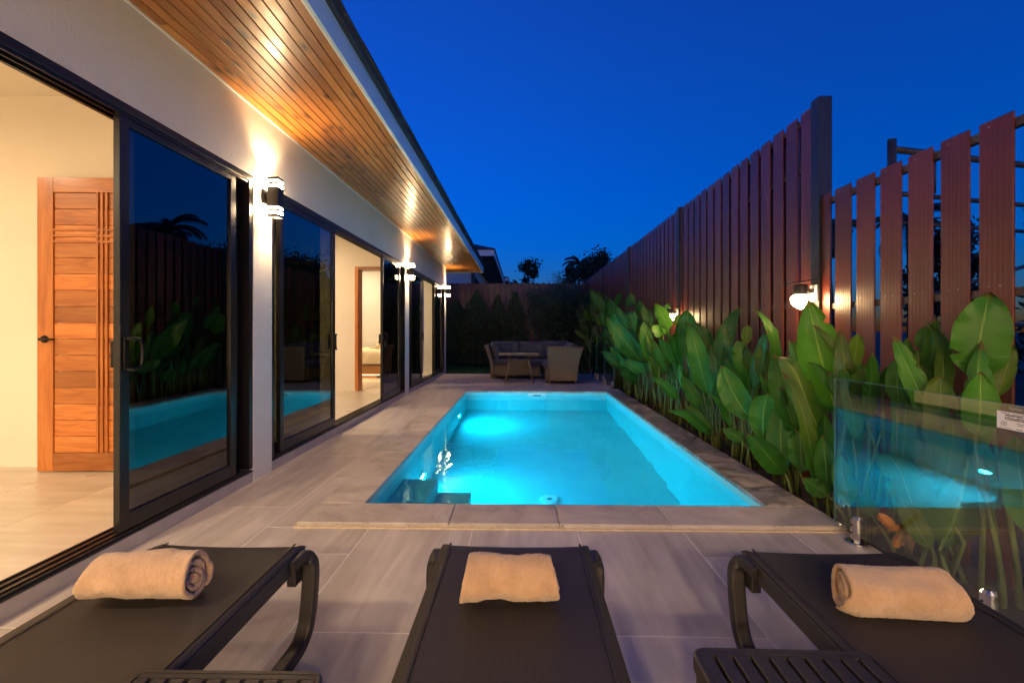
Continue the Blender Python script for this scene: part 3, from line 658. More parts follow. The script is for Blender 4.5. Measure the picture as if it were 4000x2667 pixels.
MB().box((-1.05, 0.0, 0.085), (1.15, 2.0, 0.285)).build('bed_base', 'bed_wood', bed, bevel=.006)
MB().box((-0.85, 0.2, 0.0), (0.95, 1.8, 0.084)).build('plinth', 'bed_wood', bed)
MB().box((-0.95, 0.06, 0.070), (1.05, 0.075, 0.0845)).build('light_strip', 'strip_glow', bed)
MB().box((-1.0, 0.04, 0.286), (1.1, 1.96, 0.52)).build('mattress', 'duvet', bed, bevel=.05, seg=4, smooth=True)
def duv(u, v):
    x = -1.07 + 2.24 * u; s = v * 2.3
    y, z = (-.02 - .01 * math.sin(x * 9), 0.33 + s) if s < .30 else (-.02 + (s - .30), 0.63)
    if s >= .2 and s < .42: k = (s - .2) / .22; y, z = -.02 + .12 * k * k, 0.53 + .10 * math.sin(k * math.pi / 2)
    n = noise.noise(Vector((x * 4, s * 5, 1))) * .022 + noise.noise(Vector((x * 13, s * 9, 4))) * .008
    return (x, y - n, z + n)
o = sheet(duv, 70, 50).build('duvet', 'duvet', bed, smooth=True)
el = MB()
for (p, q, r0, r1) in (((0, 0, .03), (.02, 0, .11), .05, .035), ((.02, 0, .11), (.0, .02, .19), .028, .02), ((0, 0, .02), (-.18, -.04, .012), .028, .016), ((0, 0, .02), (.15, -.05, .012), .028, .016)):
    el.tube([p, [(a + c) / 2 for a, c in zip(p, q)], q], [r0, (r0 + r1) / 2, r1], 10)
o = el.build('towel_figure', 'duvet', None, (-3.28, 10.35, FZ + .655), smooth=True); tag(o, 'small folded towel figure lying on the bed', 'towel')

# ------------------------------------------------------------------ wall lamps (up and down lights)
def wall_lamp(y, label, pw=1.0):
    t_ = empty('wall_lamp', (XW, y, 2.035)); tag(t_, label, 'wall lamp', 'black up and down lamps on the pillars')
    h, x0, x1, hw = 0.313, 0.040, 0.126, 0.043
    def zz(f): return h * (1 - f)
    MB().box((0.0008, -.052, 0.105), (0.016, .052, 0.215)).build('bracket', 'lamp_metal', t_, bevel=.002)
    MB().box((0.0161, -.022, 0.13), (x0 - .0005, .022, 0.19)).build('arm', 'lamp_metal', t_)
    segs = [('cap', 0, .072), ('light_band', .072, .13), ('ring', .13, .183), ('light_band', .183, .248), ('housing', .248, .74), ('light_band', .74, .80), ('ring', .80, .857), ('light_band', .857, .93), ('ring', .93, 1.0)]
    for n, a, c in segs:
        lit = n == 'light_band'; d = 0.004 if lit else 0.0; top, bot = zz(a), zz(c)
        if n == 'housing':
            MB().box((x0, -hw, bot + .0003), (x1, hw, top - .0003)).build(n, 'lamp_metal', t_, bevel=.0015, seg=1); continue
        mb = MB(); wl = 0.004
        for (p, q) in (((x0 + d, -hw + d), (x1 - d, -hw + d + wl)), ((x0 + d, hw - d - wl), (x1 - d, hw - d)), ((x0 + d, -hw + d + wl), (x0 + d + wl, hw - d - wl)), ((x1 - d - wl, -hw + d + wl), (x1 - d, hw - d - wl))):
            mb.box((*p, bot + .0003), (*q, top - .0003))
        mb.build(n, 'band_glow' if lit else 'lamp_metal', t_)
    for zc, nm, rot in ((0.262, 'up', (R(180), 0, 0)), (0.050, 'down', (0, 0, 0))):
        MB().box((x0 + .010, -hw + .010, zc - .002), (x1 - .010, hw - .010, zc + .002)).build('lens', 'lens_glow', t_)
        ld = bpy.data.lights.new('lamp_light', 'SPOT'); ld.energy = (58 if nm == 'up' else 50) * pw * K; ld.color = (1.0, 0.66, 0.34); ld.spot_size = R(118 if nm == 'up' else 84); ld.spot_blend = 0.9; ld.shadow_soft_size = 0.02
        lo = bpy.data.objects.new('lamp_light', ld); COL.objects.link(lo); lo.parent = t_; lo.location = (0.083, 0, zc + (0.012 if nm == 'up' else -.012)); lo.rotation_euler = rot
    return t_
wall_lamp(3.57, 'black wall lamp nearest the viewer, on the pillar after the first glass door')
wall_lamp(8.065, 'black wall lamp on the narrow pillar between second and third glass doors')
wall_lamp(12.125, 'black wall lamp at the far corner of the house')

# ================================================================== FENCES
XF = 2.26
def slat_mesh(wd, h, th=0.012):
    me = MB().box((0, -wd / 2, 0), (th, wd / 2, h)).mesh('slat'); bm = bmesh.new(); bm.from_mesh(me)
    bmesh.ops.bevel(bm, geom=list(bm.edges), offset=0.0025, segments=1, affect='EDGES'); 
    for z in (.40, 1.45, h - .03):
        for yy in (-.022, .03):
            if yy < 0 and z > 2: continue
            r_ = bmesh.ops.create_cone(bm, cap_ends=True, segments=8, radius1=.0042, radius2=.003, depth=.003, matrix=Matrix.Translation((-.0012, yy, z)) @ Matrix.Rotation(R(-90), 4, 'Y'))
            for f_ in {f for v in r_['verts'] for f in v.link_faces}: f_.material_index = 1
    bm.to_mesh(me); bm.free(); me.materials.append(M['fence_board']); me.materials.append(M['screw']); return me
rf = random.Random(21)
# tall fence along the pool
tf = empty('tall_fence', (XF, 3.5, 0)); tag(tf, 'tall brown board fence with black posts behind the plants', 'fence')
SP = 0.2045; sm = slat_mesh(0.155, 2.99); bmh = slat_mesh(0.2035, 2.93); bmo = slat_mesh(0.172, 2.93)
y = 3.648; k = 0
while y < 16.15:
    o = link('slat', sm, None, tf, (rf.uniform(-.0015, .0015), y - 3.5, -0.11 + rf.uniform(-.004, .004)), (0, 0, rf.uniform(-.006, .006)))
    gap_y = y + SP / 2
    link('backing_slat', bmo if 8.3 < gap_y < 9.3 or k == 0 else bmh, None, tf, (0.052, gap_y - 3.5, -0.1))
    y += SP; k += 1
for z in (0.28, 1.33, 2.42, 2.80): MB().box((0.0135, 3.50 - 3.5, z), (0.0485, 16.1 - 3.5, z + 0.045)).build('rail', 'rail_steel', tf)
for y in (3.517, 6.561, 9.61, 12.65, 15.75):
    MB().box((-0.022, -.048, -0.1), (0.078, .048, 2.906 if y < 4 else 2.90)).build('post', 'post_steel', tf, (0, y - 3.5, 0), bevel=0.003, seg=1)
# low fence nearest the viewer
nf = empty('low_fence', (XF, 2.3, 0)); tag(nf, 'lower brown slat fence with open gaps beside the near glass panel', 'fence')
sn = slat_mesh(0.157, 2.25)
for k in range(-6, 7):
    y = 2.2165 + 0.2062 * k
    if y > 3.41: 
        continue
    link('slat', sn, None, nf, (rf.uniform(-.001, .001), y - 2.3, -0.095 + rf.uniform(-.003, .003)), (0, 0, rf.uniform(-.005, .005)))
link('slat', slat_mesh(0.088, 2.25), None, nf, (0, 3.425 - 2.3, -0.095))
for z in (0.25, 1.30, 2.08): MB().box((0.0135, 0.8 - 2.3, z), (0.0505, 3.468 - 2.3, z + 0.04)).build('rail', 'rail_steel', nf)
MB().box((0.0515, -.04, -.1), (0.13, .04, 2.12)).build('post', 'post_steel', nf, (0, 2.02 - 2.3, 0))
# back fence
bf = empty('back_fence', (0, 16.16, 0)); tag(bf, 'brown board fence across the back of the garden', 'fence')
sb_ = slat_mesh(0.157, 2.93)
k = 0
x = -3.3
while x < 2.25:
    o = link('slat', sb_, None, bf, (x, rf.uniform(-.001, .001), -0.1 + rf.uniform(-.004, .004)), (0, 0, R(90) + rf.uniform(-.005, .005)))
    x += 0.2045
for z in (0.3, 1.2, 2.0, 2.7): MB().box((-3.4, 0.0135, z), (2.25, 0.05, z + .045)).build('rail', 'rail_steel', bf)
b = MB().box((-3.4, 0.052, -.1), (2.25, 0.058, 2.8)).build('backing_sheet', 'post_steel', bf)
# metal pipes beyond the low fence
pf = empty('pipe_frame', (3.3, 3.9, -0.12)); tag(pf, 'rusty pipe frame standing beyond the low fence', 'pipe frame')
def pipe(p, q, r=0.03): MB().tube([Vector(p) - Vector((3.3, 3.9, -.12)), Vector(q) - Vector((3.3, 3.9, -.12))], r, 12).build('pipe', 'old_pipe', pf, smooth=True)
pipe((3.3, 4.12, -0.12), (3.3, 4.12, 2.84), 0.034); pipe((3.3, 4.14, 2.765), (6.2, 4.9, 2.765), 0.030); pipe((3.78, 4.26, 2.40), (3.78, 4.26, 2.735), 0.026)
pipe((6.2, 4.9, -0.12), (6.2, 4.9, 2.84), 0.034); pipe((3.3, 4.16, 2.38), (6.2, 4.92, 2.38), 0.022); pipe((3.3, 4.16, 2.12), (6.2, 4.92, 2.12), 0.018); pipe((3.3, 4.18, 1.35), (6.2, 4.94, 2.08), 0.018); pipe((3.3, 4.16, 1.2), (6.2, 4.92, 1.2), 0.022)

# ------------------------------------------------------------------ solar lamps on the fence posts
def fence_lamp(y, z, label):
    t_ = empty('fence_lamp', (XF - .022, y, z)); tag(t_, label, 'lamp', 'solar lamps on the fence posts')
    MB().box((-0.012, -.04, -.05), (-.0008, .04, .075)).build('wall_plate', 'pool_plastic', t_, bevel=.004)
    MB().box((-0.06, -.018, 0.012), (-.0125, .018, .045)).build('arm', 'black_plastic', t_, bevel=.003)
    MB().lathe([(0.048, 0.0), (0.05, 0.02), (0.05, 0.062), (0.044, 0.075)], 24, (-.105, 0, 0)).build('collar', 'black_plastic', t_, smooth=False)
    MB().lathe([(0.046, -.001), (0.063, -.014), (0.069, -.035), (0.064, -.062), (0.045, -.088), (0.018, -.104), (0.006, -.110)], 28, (-.105, 0, 0)).build('globe', 'globe_glow', t_, smooth=True)
    p = MB().box((-0.105, -.075, -.004), (0.105, .075, .004)).build('solar_panel', 'black_plastic', t_, (-.11, 0, 0.098), (0, R(-9), 0), bevel=.002)
    return t_
fence_lamp(3.517, 1.415, 'glowing solar lamp on the post where tall and low fences meet')
fence_lamp(6.561, 1.38, 'glowing solar lamp half hidden by leaves, on the second fence post')

# ================================================================== GLASS BALUSTRADES
def glass_panel(name_label, y0, y1, x=1.80, z0=0.047, z1=0.868, spig=(0.25, 0.25)):
    t_ = empty('glass_panel', (x, y0, 0)); tag(t_, name_label, 'glass panel', 'frameless glass fence panels')
    W = y1 - y0
    MB().box((-.005, .0015, z0), (.005, W - .0015, z1)).build('pane', 'clear_glass', t_)
    for (a, b_, c, d) in ((0, .0012, z0, z1), (W - .0012, W, z0, z1), (.0015, W - .0015, z1 + .0003, z1 + .0015)):
        MB().box((-.005, a, c), (.005, b_, d)).build('polished_edge', 'glass_edge', t_)
    for yy in spig:
        s = MB().lathe([(0.052, 0.0), (0.052, 0.011), (0.046, 0.014)], 32).lathe([(0.026, 0.0142), (0.026, 0.132), (0.018, 0.146), (0.013, 0.147)], 12, (-.0, 0, 0)).build('spigot', 'chrome', t_, (0, yy, 0.0006))
        for zz in (0.06, 0.10): MB().lathe([(0.005, 0), (0.005, .003)], 10).build('bolt', 'black_plastic', s, (-.0262, 0, zz), (0, R(-90), 0))
    return t_
gp = glass_panel('clear glass fence panel with a paper sticker in the right foreground', 1.63, 2.65, spig=(0.16, 0.85))
glass_panel('glass fence panel nearest the pool end, behind the wicker sofa', 8.86, 9.87, spig=(0.12, 0.86))
glass_panel('middle glass fence panel beside the wicker sofa', 9.90, 10.91, spig=(0.14, 0.86))
glass_panel('farthest glass fence panel at the edge of the lawn', 10.94, 11.95, spig=(0.14, 0.86))
# sticker on the near panel
def on_glass(px, py): return U(px, py, X=1.7945)
st = empty('sticker', on_glass(3962, 1645)); tag(st, 'white paper sticker with printed size on the near glass panel', 'sticker')
SC = Vector(st.location)
MB().box((-.0006, -.048, -.034), (0, .060, .030)).build('paper', 'label_paper', st)
def text(body, size, dy, dz, mat, par=st, xoff=-.0009, bold=0):
    c = bpy.data.curves.new('print', 'FONT'); c.body = body; c.size = size; c.align_x = 'CENTER'; c.align_y = 'CENTER'; c.extrude = 0; c.offset = bold
    o = bpy.data.objects.new('print', c); me = bpy.data.meshes.new_from_object(o); bpy.data.objects.remove(o)
    if not me.materials: me.materials.append(M[mat])
    o = link('print', me, None, par, (xoff, dy, dz), (R(90), 0, R(-90))); return o
text('1020x850', 0.017, 0.0, 0.006, 'label_ink', bold=.0005); text('Made in Thailand', 0.0055, 0.030, -.028, 'label_ink')
text('THANA', 0.014, -.006, 0.044, 'label_etch', xoff=-.0004)
for (dy, dz, ln, th) in ((0.0, 0.018, .06, .004), (0.03, 0.024, .03, .002), (-.015, 0.024, .04, .002), (0.035, -.008, .02, .002), (0.035, -.014, .024, .002), (0.035, -.020, .022, .002), (-.02, -.008, .024, .002), (-.022, -.014, .018, .002), (-.018, -.028, .022, .002)):
    MB().box((-.0010, dy - ln / 2, dz - th / 2), (-.0007, dy + ln / 2, dz + th / 2)).build('printed_line', 'label_ink', st)

# ================================================================== GARDEN FURNITURE
def rrect(wd, th, r, n=3):
    pts = []
    for cx, cy, a0 in ((wd / 2 - r, th / 2 - r, 0), (-wd / 2 + r, th / 2 - r, 90), (-wd / 2 + r, -th / 2 + r, 180), (wd / 2 - r, -th / 2 + r, 270)):
        for k in range(n + 1):
            a = R(a0 + 90 * k / n); pts.append((cx + r * math.cos(a), cy + r * math.sin(a)))
    return pts
def smooth_path(pts, n=6):
    out = []; P_ = [Vector(p) for p in pts]
    for i in range(len(P_) - 1):
        p0, p1, p2, p3 = P_[max(i - 1, 0)], P_[i], P_[i + 1], P_[min(i + 2, len(P_) - 1)]
        for k in range(n):
            t_ = k / n
            out.append(0.5 * ((2 * p1) + (-p0 + p2) * t_ + (2 * p0 - 5 * p1 + 4 * p2 - p3) * t_ ** 2 + (-p0 + 3 * p1 - 3 * p2 + p3) * t_ ** 3))
    out.append(P_[-1]); return out
def sweep(pts, prof, side=Vector((1, 0, 0))):
    """sweep a profile (u along side, v along normal in the path's plane)"""
    rings = []
    for k, p in enumerate(pts):
        d = (pts[min(k + 1, len(pts) - 1)] - pts[max(k - 1, 0)]).normalized(); n_ = d.cross(side).normalized()
        rings.append([p + side * u + n_ * v for u, v in prof])
    return MB().ring_sweep(rings, True)

def lounger(loc, label, rz=0):
    """foot end at the origin, the lounger runs towards -y"""
    t_ = empty('sun_lounger', loc, rz); tag(t_, label, 'sun lounger', 'three dark sun loungers facing the pool')
    hw, Z, L = 0.262, 0.372, 1.92
    def sl(u, v):
        x = -hw + 2 * hw * u; y = -L * v; z = Z - 0.007 * (1 - (2 * u - 1) ** 2)
        e = max(0, 1 - (L * v) / 0.05); z -= 0.016 * e * e; y += 0.012 * math.sin(e * 1.5)
        return (x, y, z)
    b_ = sheet(sl, 12, 90); o_ = b_.build('sling', 'sling', t_, smooth=True)
    md_ = o_.modifiers.new('thick', 'SOLIDIFY'); md_.thickness = 0.004
    for s in (-1, 1):
        pr = rrect(0.026, 0.060, 0.006)
        rail = [Vector((s * (hw - .010), -.004, Z - .036)), Vector((s * (hw - .010), -L, Z - .036))]
        sweep(rail, pr).build('side_rail', 'resin', t_)
        MB().box((s * (hw - .030) - .004, -L, Z + .0006), (s * (hw - .030) + .004, -.01, Z + .0022)).build('sling_hem', 'sling', t_)
        # legs: out over the end, down and inwards, then a skid on the floor
        for k, (yb, sg) in enumerate(((0.0, 1), (-L, -1))):
            pts = [(s * (hw - .008), yb - sg * .11, Z - .034), (s * (hw + .006), yb - sg * .036, Z - .030), (s * (hw + .024), yb - sg * .016, Z - .056), (s * (hw + .030), yb - sg * .018, Z - .105), (s * (hw + .027), yb - sg * .026, 0.17), (s * (hw + .020), yb - sg * .036, 0.095), (s * (hw + .010), yb - sg * .068, 0.046), (s * (hw + .000), yb - sg * .14, 0.028), (s * (hw - .006), yb - sg * .30, 0.0275)]
            sweep(smooth_path(pts, 8), rrect(0.052, 0.042, 0.010)).build('leg', 'resin', t_)
        MB().box((s * (hw - .012) - .016, -.075, Z - .118), (s * (hw - .012) + .016, -.018, Z - .058)).build('corner_block', 'resin', t_, bevel=.004)
        MB().box((s * (hw - .006) - .026, -L + .29, 0.002), (s * (hw - .006) + .026, -.29, 0.052)).build('floor_skid', 'resin', t_, bevel=.012, seg=3, smooth=True)
    for yy in (-.03, -0.75, -1.3, -L + .03): MB().box((-hw, yy - .018, Z - .058), (hw, yy + .018, Z - .028)).build('cross_bar', 'resin', t_, bevel=.006)
    return t_
lounger((-1.045, 1.632, 0), 'dark mesh sun lounger on the left, beside the open glass door')
lounger((-0.022, 1.652, 0), 'dark mesh sun lounger in the middle, facing the pool straight on')
lounger((1.045, 1.625, 0), 'dark mesh sun lounger on the right, beside the glass panel', R(-0.6))

def towel(loc, rz, label, seed, flip=1, ln=0.285, diam=0.125, flat=0.80):
    t_ = MB(); rd = random.Random(seed); turns = 3.3; n = 140; nl = 34
    th = 0.0145; prof_o, prof_i = [], []
    r0 = diam / 2
    for k in range(n + 1):
        a = k / n * turns * 2 * math.pi; r = r0 - (r0 - 0.012) * (k / n) ** 0.92
        wob = 1 + 0.035 * math.sin(2 * a + seed) + 0.03 * math.sin(3.3 * a + seed * 2)
        prof_o.append((a, r * wob, k / n)); prof_i.append((a, max(0.002, r * wob - th * (1 - .25 * math.sin(min(1, k / 8) * math.pi / 2 + math.pi / 2))), k / n))
    prof = prof_o + prof_i[::-1]
    def P(pt, s):
        a, r, q = pt; ang = a * flip + R(-70)
        y = r * math.cos(ang); z = r * math.sin(ang) * flat
        e = abs(2 * s - 1)
        stick = 0.012 * math.sin(a * .9 + seed) * (1 if s > .5 else -1) * e ** 3 - (0.010 * q) * (1 if s > .5 else -1) * e ** 3
        x = (s - .5) * ln + stick
        sag = 0.010 * noise.noise(Vector((x * 9, y * 12, z * 12 + seed))) + 0.004 * noise.noise(Vector((x * 30, y * 30, z * 30 + seed)))
        y += sag; z += sag * .8
        if q < .06 and s > .9: z += .020 * (s - .9) / .1 * (1 - q / .06); x += .012 * (s - .9) / .1     # loose corner
        z = max(z, -r0 * flat + 0.004)
        return (x, y, z + r0 * flat - 0.003)
    t_.ring_sweep([[P(p, j / nl) for p in prof] for j in range(nl + 1)], False)
    N = len(prof)
    for base, rev in ((0, False), (nl * N, True)):
        for k in range(n):
            q = (base + k, base + k + 1, base + N - 2 - k, base + N - 1 - k); t_.f.append(q if not rev else q[::-1])
    me = bpy.data.meshes.new('towel'); me.from_pydata(t_.v, [], t_.f)
    bm = bmesh.new(); bm.from_mesh(me); bmesh.ops.recalc_face_normals(bm, faces=bm.faces); bm.to_mesh(me); bm.free()
    o_ = link('rolled_towel', me, 'towel', None, loc, (0, 0, rz), True); tag(o_, label, 'towel', 'rolled tan towels on the loungers')
    m1 = o_.modifiers.new('sub', 'SUBSURF'); m1.levels = 1; m1.render_levels = 1
    tx = bpy.data.textures.new('towel_noise', 'CLOUDS'); tx.noise_scale = 0.007
    m2 = o_.modifiers.new('nap', 'DISPLACE'); m2.texture = tx; m2.strength = 0.0045; m2.mid_level = 0.5
    return o_
towel((-1.075, 1.285, 0.367), R(4), 'rolled tan towel on the left lounger', 3, 1, 0.285, 0.168, 0.84)
towel((-0.033, 1.292, 0.367), R(2), 'rolled tan towel on the middle lounger', 9, 1, 0.262, 0.160, 0.88)
towel((1.022, 1.272, 0.367), R(176), 'rolled tan towel on the right lounger', 14, 1, 0.285, 0.150, 0.86)

def side_table(loc, rz, label):
    t_ = empty('side_table', loc, rz); tag(t_, label, 'side table', 'small slatted side tables between the loungers')
    s, h, th = 0.402, 0.42, 0.034; f = 0.012
    # rounded frame
    outer = rrect(s, s, 0.030, 5); inner = rrect(s - 2 * f, s - 2 * f, 0.006, 5)
    mb = MB(); n = len(outer)
    rg_ = lambda pts, z: [(x, y, z) for x, y in pts]
    big = [(x * (1 - .004 / (s / 2)), y * (1 - .004 / (s / 2))) for x, y in outer]
    mb.ring_sweep([rg_(outer, h - th), rg_(outer, h - .004), rg_(big, h), rg_(inner, h), rg_(inner, h - th)], False, True)
    mb.build('frame', 'resin', t_, smooth=False)
    m = s - 2 * f - .002; pt = 0.039; es = [-m / 2] + [-4 * pt + pt * k for k in range(9)] + [m / 2]
    for k in range(10):
        x0 = es[k] + (.0005 if k == 0 else .0042); x1 = es[k + 1] - (.0005 if k == 9 else .0042)
        MB().box((x0, -m / 2 + .012, h - .028), (x1, m / 2 - .012, h - .0008)).build('slat', 'resin', t_, bevel=.002, seg=1)
    for e in (-1, 1): MB().box((-m / 2, e * (m / 2 - .006) - .0058, h - .0285), (m / 2, e * (m / 2 - .006) + .0058, h - .0009)).build('end_rail', 'resin', t_)
    for sx in (-1, 1):
        for sy in (-1, 1):
            sweep([Vector((sx * (s / 2 - .03), sy * (s / 2 - .03), h - th - .0005)), Vector((sx * (s / 2 - .026), sy * (s / 2 - .026), 0.2)), Vector((sx * (s / 2 - .015), sy * (s / 2 - .015), 0.0))], rrect(.04, .04, .008, 2)).build('leg', 'resin', t_, smooth=True)
    return t_
side_table((0.583, 0.846, 0), R(-0.7), 'dark slatted side table between middle and right loungers')
side_table((-0.612, 0.757, 0), R(0.3), 'dark slatted side table between left and middle loungers')

# wicker corner sofa
sofa = empty('wicker_sofa', (0, 10.8, 0)); tag(sofa, 'wicker corner sofa with flared arms at the far end of the terrace', 'sofa')
def wk(n, mb, bev=0.012): return mb.build(n, 'wicker', sofa, (0, -10.8, 0), bevel=bev, seg=2)
wk('seat_base', MB().box((-0.70, 10.86, 0.065), (0.452, 11.55, 0.305)))
wk('seat_base', MB().box((0.53, 9.87, 0.065), (1.19, 11.56, 0.305)))
def flared(x_in, x_out_b, x_out_t, y0, y1, ztop):
    s = 1 if x_out_b > x_in else -1; pts_o, pts_i = [], []
    for k in range(9):
        u = k / 8; z = 0.065 + (ztop - 0.065) * u; xo = x_out_b + (x_out_t - x_out_b) * u ** 2.3; pts_o.append((xo, z)); pts_i.append((xo - s * 0.07, z))
    return MB().prism(pts_o + pts_i[::-1], y0, y1, 'y')
wk('arm', flared(-0.6, -0.715, -0.86, 10.80, 11.70, 0.80))
wk('arm', flared(1.1, 1.205, 1.345, 9.785, 11.75, 0.79))
# the end panel that faces the pool
pts = []
for k in range(9):
    u = k / 8; pts.append((1.205 + 0.14 * u ** 2.3, 0.065 + 0.715 * u))
end = [(0.60, 0.065)] + pts + [(0.585, 0.78)]
wk('end_panel', MB().prism(end, 9.775, 9.845, 'y'))
MB().tube([(0.583, -1.02, 0.783), (1.35, -1.02, 0.783)], 0.02, 8).build('top_roll', 'wicker', sofa, smooth=True)
MB().tube([(0.592, -1.02, 0.07), (0.583, -1.02, 0.783)], 0.018, 8).build('edge_roll', 'wicker', sofa, smooth=True)
MB().tube([(-0.705 - 0.155 * (k / 8) ** 2.3, 0.0, 0.065 + .735 * k / 8) for k in range(9)] , 0.028, 8).build('edge_roll', 'wicker', sofa, smooth=True)
wk('backrest', MB().prism([(11.56, 0.065), (11.66, 0.065), (11.78, 0.72), (11.70, 0.72)], -0.78, 1.30, 'x'))
for x, y in ((-0.69, 10.83), (0.43, 10.88), (0.56, 9.95), (0.62, 9.80), (1.17, 9.80), (1.17, 11.5), (-0.69, 11.6)):
    MB().tube([(x, y - 10.8, 0.0), (x, y - 10.8, 0.07)], 0.016, 8).build('leg', 'wicker', sofa)

def cushion(name, size, loc, rot, label, seed=1, tuft=True):
    sx, sy, sz = size; nu, nv = 40, 24; b_ = MB()
    def f_(u, v, side):
        a, c = 2 * u - 1, 2 * v - 1
        h = ((1 - abs(a) ** 4.5) * (1 - abs(c) ** 4.5)) ** 0.42
        d = 0
        if tuft:
            for tx in (-.33, .33):
                for ty in (-.3, .3): d += 0.55 * math.exp(-(((a - tx) / .10) ** 2 + ((c - ty) / .16) ** 2))
        n = 0.06 * noise.noise(Vector((a * 2.2 + seed, c * 2.2, side * 3 + seed)))
        x = a * sx / 2 * (1 + .05 * abs(c) ** 3); z = c * sz / 2 * (1 + .05 * abs(a) ** 3)
        return (x, side * sy / 2 * max(0, h * (1 - .55 * d) + n * h), z)
    for side in (-1, 1):
        i0 = len(b_.v); b_.v += [f_(i / nu, j / nv, side) for j in range(nv + 1) for i in range(nu + 1)]
        b_.f += [(i0 + j * (nu + 1) + i, i0 + j * (nu + 1) + i + 1, i0 + (j + 1) * (nu + 1) + i + 1, i0 + (j + 1) * (nu + 1) + i) for j in range(nv) for i in range(nu)]
    me = bpy.data.meshes.new(name); me.from_pydata(b_.v, [], b_.f); bm = bmesh.new(); bm.from_mesh(me); bmesh.ops.remove_doubles(bm, verts=bm.verts, dist=1e-4); bmesh.ops.recalc_face_normals(bm, faces=bm.faces); bm.to_mesh(me); bm.free()
    o_ = link(name, me, 'cushion_cloth', None, loc, rot, True); tag(o_, label, 'cushion', 'dark grey sofa cushions'); return o_
def seat_cushion(a, b_, label):
    c = [(p + q) / 2 for p, q in zip(a, b_)]; h = [(q - p) / 2 for p, q in zip(a, b_)]
    o_ = MB().box([-x for x in h], h).build('seat_cushion', 'cushion_cloth', None, c, bevel=.035, seg=4, smooth=True); tag(o_, label, 'cushion', 'dark grey sofa cushions')
seat_cushion((-0.69, 10.865, 0.307), (0.45, 11.52, 0.44), 'dark grey seat cushion behind the wicker table')
seat_cushion((0.525, 9.86, 0.307), (1.13, 10.84, 0.435), 'dark grey seat cushion on the right wing of the sofa')
seat_cushion((0.46, 10.86, 0.307), (1.13, 11.52, 0.438), 'dark grey seat cushion in the corner of the sofa')
cushion('back_cushion', (0.63, 0.20, 0.43), (-0.36, 11.48, 0.66), (R(-12), 0, 0), 'leftmost of the dark tufted back cushions', 1)
cushion('back_cushion', (0.62, 0.20, 0.42), (0.28, 11.49, 0.655), (R(-12), 0, 0), 'dark tufted back cushion directly behind the table', 2)
cushion('back_cushion', (0.60, 0.20, 0.44), (0.84, 11.46, 0.665), (R(-12), 0, R(-8)), 'dark tufted back cushion in the corner of the sofa', 3)
cushion('back_cushion', (0.62, 0.19, 0.42), (1.12, 10.95, 0.655), (R(-14), 0, R(-90)), 'farther dark cushion against the right arm of the sofa', 4)
cushion('back_cushion', (0.62, 0.19, 0.42), (1.12, 10.30, 0.65), (R(-16), 0, R(-90)), 'nearer dark cushion showing above the right arm', 5)
cushion('throw_cushion', (0.46, 0.17, 0.44), (-0.63, 11.10, 0.64), (R(14), 0, R(-80)), 'square dark cushion leaning on the left arm', 6, False)

tab = empty('wicker_table', (-0.045, 10.15, 0)); tag(tab, 'wicker dining table with dark glass top in front of the sofa', 'table')
MB().box((-0.445, -.36, 0.605), (0.445, .36, 0.662)).build('table_top', 'wicker', tab, bevel=.012)
MB().box((-0.405, -.32, 0.6635), (0.405, .32, 0.669)).build('glass_plate', 'table_glass', tab)
for sx in (-1, 1):
    for sy in (-1, 1): MB().tube([(sx * .19, sy * .22, 0.604), (sx * .30, sy * .33, 0.0)], [0.026, 0.018], 10).build('leg', 'wicker', tab, smooth=True)
MB().prism([(-.265, 0.16), (.265, 0.16), (.185, 0.47), (-.185, 0.47)], 0.20, 0.23, 'y').build('skirt_panel', 'wicker', tab, bevel=.006)

